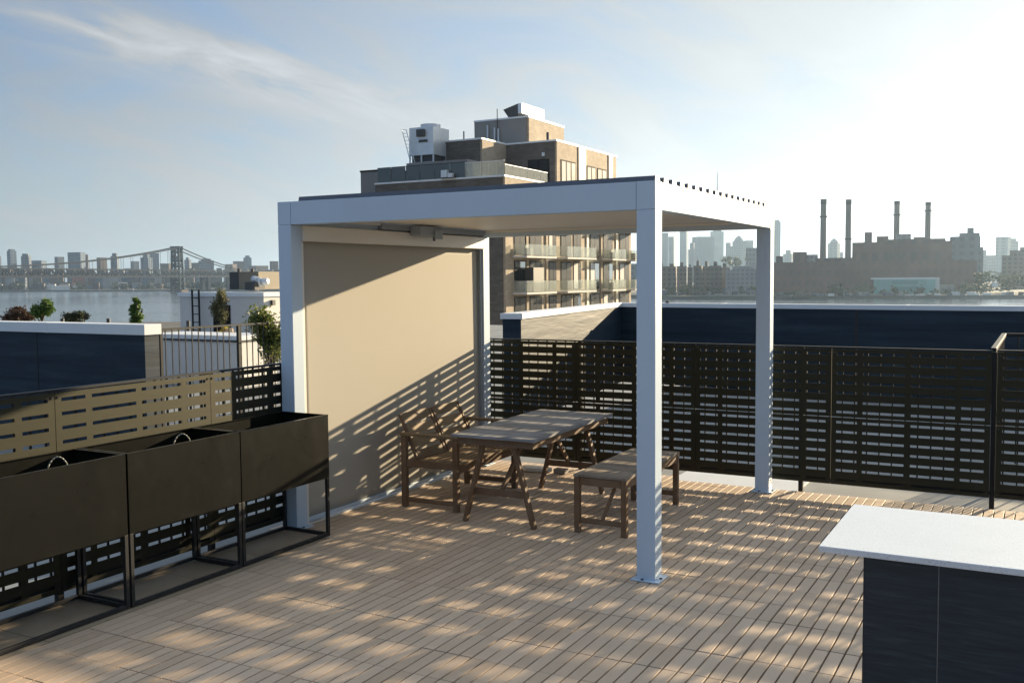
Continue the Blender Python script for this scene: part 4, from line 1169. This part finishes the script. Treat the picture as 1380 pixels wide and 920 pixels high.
# trees on the far banks: one mass each
def treeline(mb, px0, px1, pt0, pt1, d, n, seed):
    rnd = random.Random(seed)
    for k in range(n):
        px = rnd.uniform(px0, px1); q = at(px, rnd.uniform(pt0, pt1), d * rnd.uniform(.99, 1.05)); r = rnd.uniform(3.0, 6.5) * d / 850
        crown(mb, (q.x, q.y, max(q.z - r * .3, ZB + r*.5)), r * .7, r * .7, r * .6, 46, r * .26, seed * 100 + k)
tm = MB()
treeline(tm, 1316, 1395, 366, 386, 800, 60, 2); treeline(tm, 1286, 1330, 384, 394, 770, 18, 3); treeline(tm, 900, 1030, 386, 394, 845, 26, 4); treeline(tm, 1120, 1184, 384, 394, 790, 18, 5); treeline(tm, 1040, 1290, 393, 397, 770, 30, 6)
treeline(tm, 975, 1006, 345, 356, 1350, 10, 7)
struct('riverbank_trees', tm, M['leaf_d'], 'stuff')
tl = MB(); treeline(tl, -10, 230, 383, 389, 2005, 30, 12); treeline(tl, 248, 330, 382, 388, 1870, 26, 13)
struct('left_bank_trees', tl, M['leaf_d'], 'stuff')
# small boat
q = at(178, 392, 1900)
bt = thing('boat', 'tiny white motor boat on the river below the bridge', 'boat', (q.x, q.y, -16))
MB().prism([(q.x - 7, q.y), (q.x - 5, q.y - 2), (q.x + 7, q.y - 2), (q.x + 7, q.y + 2), (q.x - 5, q.y + 2)], -16, -14.3).build('hull', M['boat'], bt)
MB().box(q.x - 2, q.x + 4, q.y - 1.4, q.y + 1.4, -14.29, -12.2).build('cabin', M['boat'], bt)

# ------------------------------------------------------------------ haze
hz = MB().box(-9400, 9400, -9400, 9400, -19.5, 250)
ho = hz.build('haze', None) if False else None
hm = bpy.data.materials.new('haze_air'); hm.use_nodes = True
for nd in list(hm.node_tree.nodes):
    if nd.type == 'BSDF_PRINCIPLED': hm.node_tree.nodes.remove(nd)
vol = hm.node_tree.nodes.new('ShaderNodeVolumePrincipled'); vol.inputs['Color'].default_value = (.50, .70, .95, 1)
vol.inputs['Density'].default_value = .00008; vol.inputs['Anisotropy'].default_value = 0.5
hm.node_tree.links.new(vol.outputs[0], hm.node_tree.nodes['Material Output'].inputs['Volume'])
ho = hz.build('haze', hm); ho['kind'] = 'stuff'

# ------------------------------------------------------------------ light
AZ, EL = R(16.9), R(12.0)
sd_ = Vector((math.sin(AZ)*math.cos(EL), math.cos(AZ)*math.cos(EL), math.sin(EL)))
sl = bpy.data.lights.new('sun', 'SUN'); sl.energy = 5.0; sl.angle = R(.47); sl.color = (1, .80, .52)
so_ = bpy.data.objects.new('sun', sl); COL.objects.link(so_); so_.rotation_euler = sd_.to_track_quat('Z', 'Y').to_euler()
wd = bpy.data.worlds.new('World'); sc.world = wd; wd.use_nodes = True
nt = wd.node_tree; nt.nodes.clear()
def N(t, **k):
    x = nt.nodes.new(t)
    for a, v in k.items():
        if a in x.inputs: x.inputs[a].default_value = v
        else: setattr(x, a, v)
    return x
def VM(op, a, b=None):
    x = N('ShaderNodeVectorMath'); x.operation = op
    for i, q in enumerate((a, b)):
        if q is None: continue
        if hasattr(q, 'links'): nt.links.new(q, x.inputs[i])
        else: x.inputs[i].default_value = q
    return x
def FM(op, a, b=0., c=None):
    x = N('ShaderNodeMath'); x.operation = op
    for i, q in enumerate((a, b, c)):
        if q is None: continue
        if hasattr(q, 'links'): nt.links.new(q, x.inputs[i])
        else: x.inputs[i].default_value = q
    return x.outputs[0]
sky = N('ShaderNodeTexSky'); sky.sky_type = 'NISHITA'; sky.sun_disc = False
sky.sun_elevation = EL; sky.sun_rotation = AZ; sky.air_density = 1.0; sky.dust_density = .8; sky.ozone_density = 3.0; sky.altitude = 10
tc = N('ShaderNodeTexCoord'); dirv = tc.outputs['Generated']
sx = N('ShaderNodeSeparateXYZ'); nt.links.new(dirv, sx.inputs[0])
den = FM('ADD', FM('MAXIMUM', sx.outputs[2], 0.0), .12)
pl = VM('DIVIDE', dirv, None)
cbn = N('ShaderNodeCombineXYZ'); 
for i in range(3): nt.links.new(den, cbn.inputs[i])
nt.links.new(cbn.outputs[0], pl.inputs[1])
# cirrus: a main streak (great circle through two bearings) plus a thin veil
d1 = ray(95, 30).normalized(); d2 = ray(470, 135).normalized()
gn = d1.cross(d2).normalized()
mid = ((d1 + d2) / 2).normalized(); al = (d2 - d1).normalized()
dist = VM('DOT_PRODUCT', dirv, tuple(gn)).outputs['Value']; along = VM('DOT_PRODUCT', dirv, tuple(al)).outputs['Value']; fwd = VM('DOT_PRODUCT', dirv, tuple(mid)).outputs['Value']
mp = N('ShaderNodeMapping'); 
cs = N('ShaderNodeCombineXYZ'); nt.links.new(along, cs.inputs[0]); nt.links.new(dist, cs.inputs[1]); nt.links.new(fwd, cs.inputs[2])
nt.links.new(cs.outputs[0], mp.inputs[0]); mp.inputs['Scale'].default_value = (5, 26, 3); mp.inputs['Rotation'].default_value = (0, 0, R(-6))
nz = N('ShaderNodeTexNoise', Scale=1.6, Detail=8.0, Roughness=.62, Distortion=.5); nt.links.new(mp.outputs[0], nz.inputs['Vector'])
mp2 = N('ShaderNodeMapping'); nt.links.new(cs.outputs[0], mp2.inputs[0]); mp2.inputs['Scale'].default_value = (3, 9, 2); mp2.inputs['Rotation'].default_value = (0, 0, R(8))
nz2 = N('ShaderNodeTexNoise', Scale=1.5, Detail=7.0, Roughness=.6, Distortion=.8); nt.links.new(mp2.outputs[0], nz2.inputs['Vector'])
dd = FM('ADD', dist, FM('MULTIPLY', FM('SUBTRACT', nz2.outputs[0], .5), .05))
g = FM('EXPONENT', FM('MULTIPLY', FM('MULTIPLY', dd, dd), -1800.0))
ga = FM('EXPONENT', FM('MULTIPLY', FM('MULTIPLY', along, along), -28.0))
front = FM('GREATER_THAN', fwd, 0.0)
streak = FM('MULTIPLY', FM('MULTIPLY', FM('MULTIPLY', g, ga), front), FM('MAXIMUM', FM('MULTIPLY', FM('SUBTRACT', nz.outputs[0], .30), 2.4), 0.0))
veil = FM('MULTIPLY', FM('MAXIMUM', FM('SUBTRACT', nz2.outputs[0], .40), 0.0), 1.7)
base = FM('MULTIPLY', FM('EXPONENT', FM('MULTIPLY', sx.outputs[2], -5.0)), .62)
cl = FM('MINIMUM', FM('ADD', FM('ADD', FM('MULTIPLY', streak, 1.3), veil), base), .9)
up = FM('GREATER_THAN', sx.outputs[2], 0.0)
cl = FM('MULTIPLY', FM('MINIMUM', FM('ADD', cl, FM('MULTIPLY', FM('EXPONENT', FM('MULTIPLY', FM('SUBTRACT', VM('DOT_PRODUCT', dirv, tuple(sd_)).outputs['Value'], 1.0), 2.4)), .75)), .95), up)
# cloud radiance: sky radiance desaturated and lifted
bw = N('ShaderNodeRGBToBW'); nt.links.new(sky.outputs[0], bw.inputs[0])
lum = FM('ADD', FM('MULTIPLY', bw.outputs[0], .80), FM('ADD', FM('MULTIPLY', streak, 2.6), .25))
cc = N('ShaderNodeCombineColor')
for i, k in enumerate((.955, .995, 1.035)): nt.links.new(FM('MULTIPLY', lum, k), cc.inputs[i])
sdv = VM('DOT_PRODUCT', dirv, tuple(sd_)).outputs['Value']
aur = FM('MULTIPLY', FM('EXPONENT', FM('MULTIPLY', FM('SUBTRACT', sdv, 1.0), 2.6)), FM('ADD', .55, FM('MULTIPLY', nz2.outputs[0], .9)))
tint = N('ShaderNodeMix'); tint.data_type = 'RGBA'; tint.blend_type = 'MULTIPLY'; tint.inputs[0].default_value = 1; tint.inputs[7].default_value = (.64, .93, 1.19, 1)
nt.links.new(sky.outputs[0], tint.inputs[6])
mixc = N('ShaderNodeMix'); mixc.data_type = 'RGBA'
nt.links.new(cl, mixc.inputs[0]); nt.links.new(tint.outputs[2], mixc.inputs[6]); nt.links.new(cc.outputs[0], mixc.inputs[7])
hi = N('ShaderNodeMapRange'); hi.interpolation_type = 'SMOOTHSTEP'; hi.inputs['From Min'].default_value = .42; hi.inputs['From Max'].default_value = .8  # overhead brightening added above the view to lift ambient on level surfaces
nt.links.new(sx.outputs[2], hi.inputs[0]); overhead_fill = hi.outputs[0]
addc = N('ShaderNodeMix'); addc.data_type = 'RGBA'; addc.blend_type = 'ADD'; addc.inputs[0].default_value = 1
ac_ = N('ShaderNodeCombineColor')
for i, k in enumerate((3.5, 3.75, 3.7)): nt.links.new(FM('MULTIPLY', FM('ADD', FM('MULTIPLY', aur, up), FM('MULTIPLY', overhead_fill, 1.0)), k), ac_.inputs[i])
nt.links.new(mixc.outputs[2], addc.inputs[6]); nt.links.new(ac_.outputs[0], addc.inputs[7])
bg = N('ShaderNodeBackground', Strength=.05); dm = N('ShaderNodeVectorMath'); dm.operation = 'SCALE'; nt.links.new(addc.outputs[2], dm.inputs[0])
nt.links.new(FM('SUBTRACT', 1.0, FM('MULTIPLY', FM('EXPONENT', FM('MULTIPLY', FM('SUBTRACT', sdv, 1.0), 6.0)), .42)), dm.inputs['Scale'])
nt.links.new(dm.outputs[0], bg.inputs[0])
wo_ = N('ShaderNodeOutputWorld'); nt.links.new(bg.outputs[0], wo_.inputs[0])

vs_ = sc.view_settings; vs_.view_transform = 'Standard'; vs_.look = 'None'; vs_.exposure = 1.45; vs_.gamma = 1; vs_.use_curve_mapping = False
sc.render.engine = 'CYCLES'
sc.cycles.use_denoising = True
try: sc.cycles.denoiser = 'OPENIMAGEDENOISE'
except Exception: pass
sc.cycles.max_bounces = 8; sc.cycles.volume_bounces = 1; sc.cycles.transparent_max_bounces = 12
for o in bpy.data.objects:
    if '_local' in o: del o['_local']
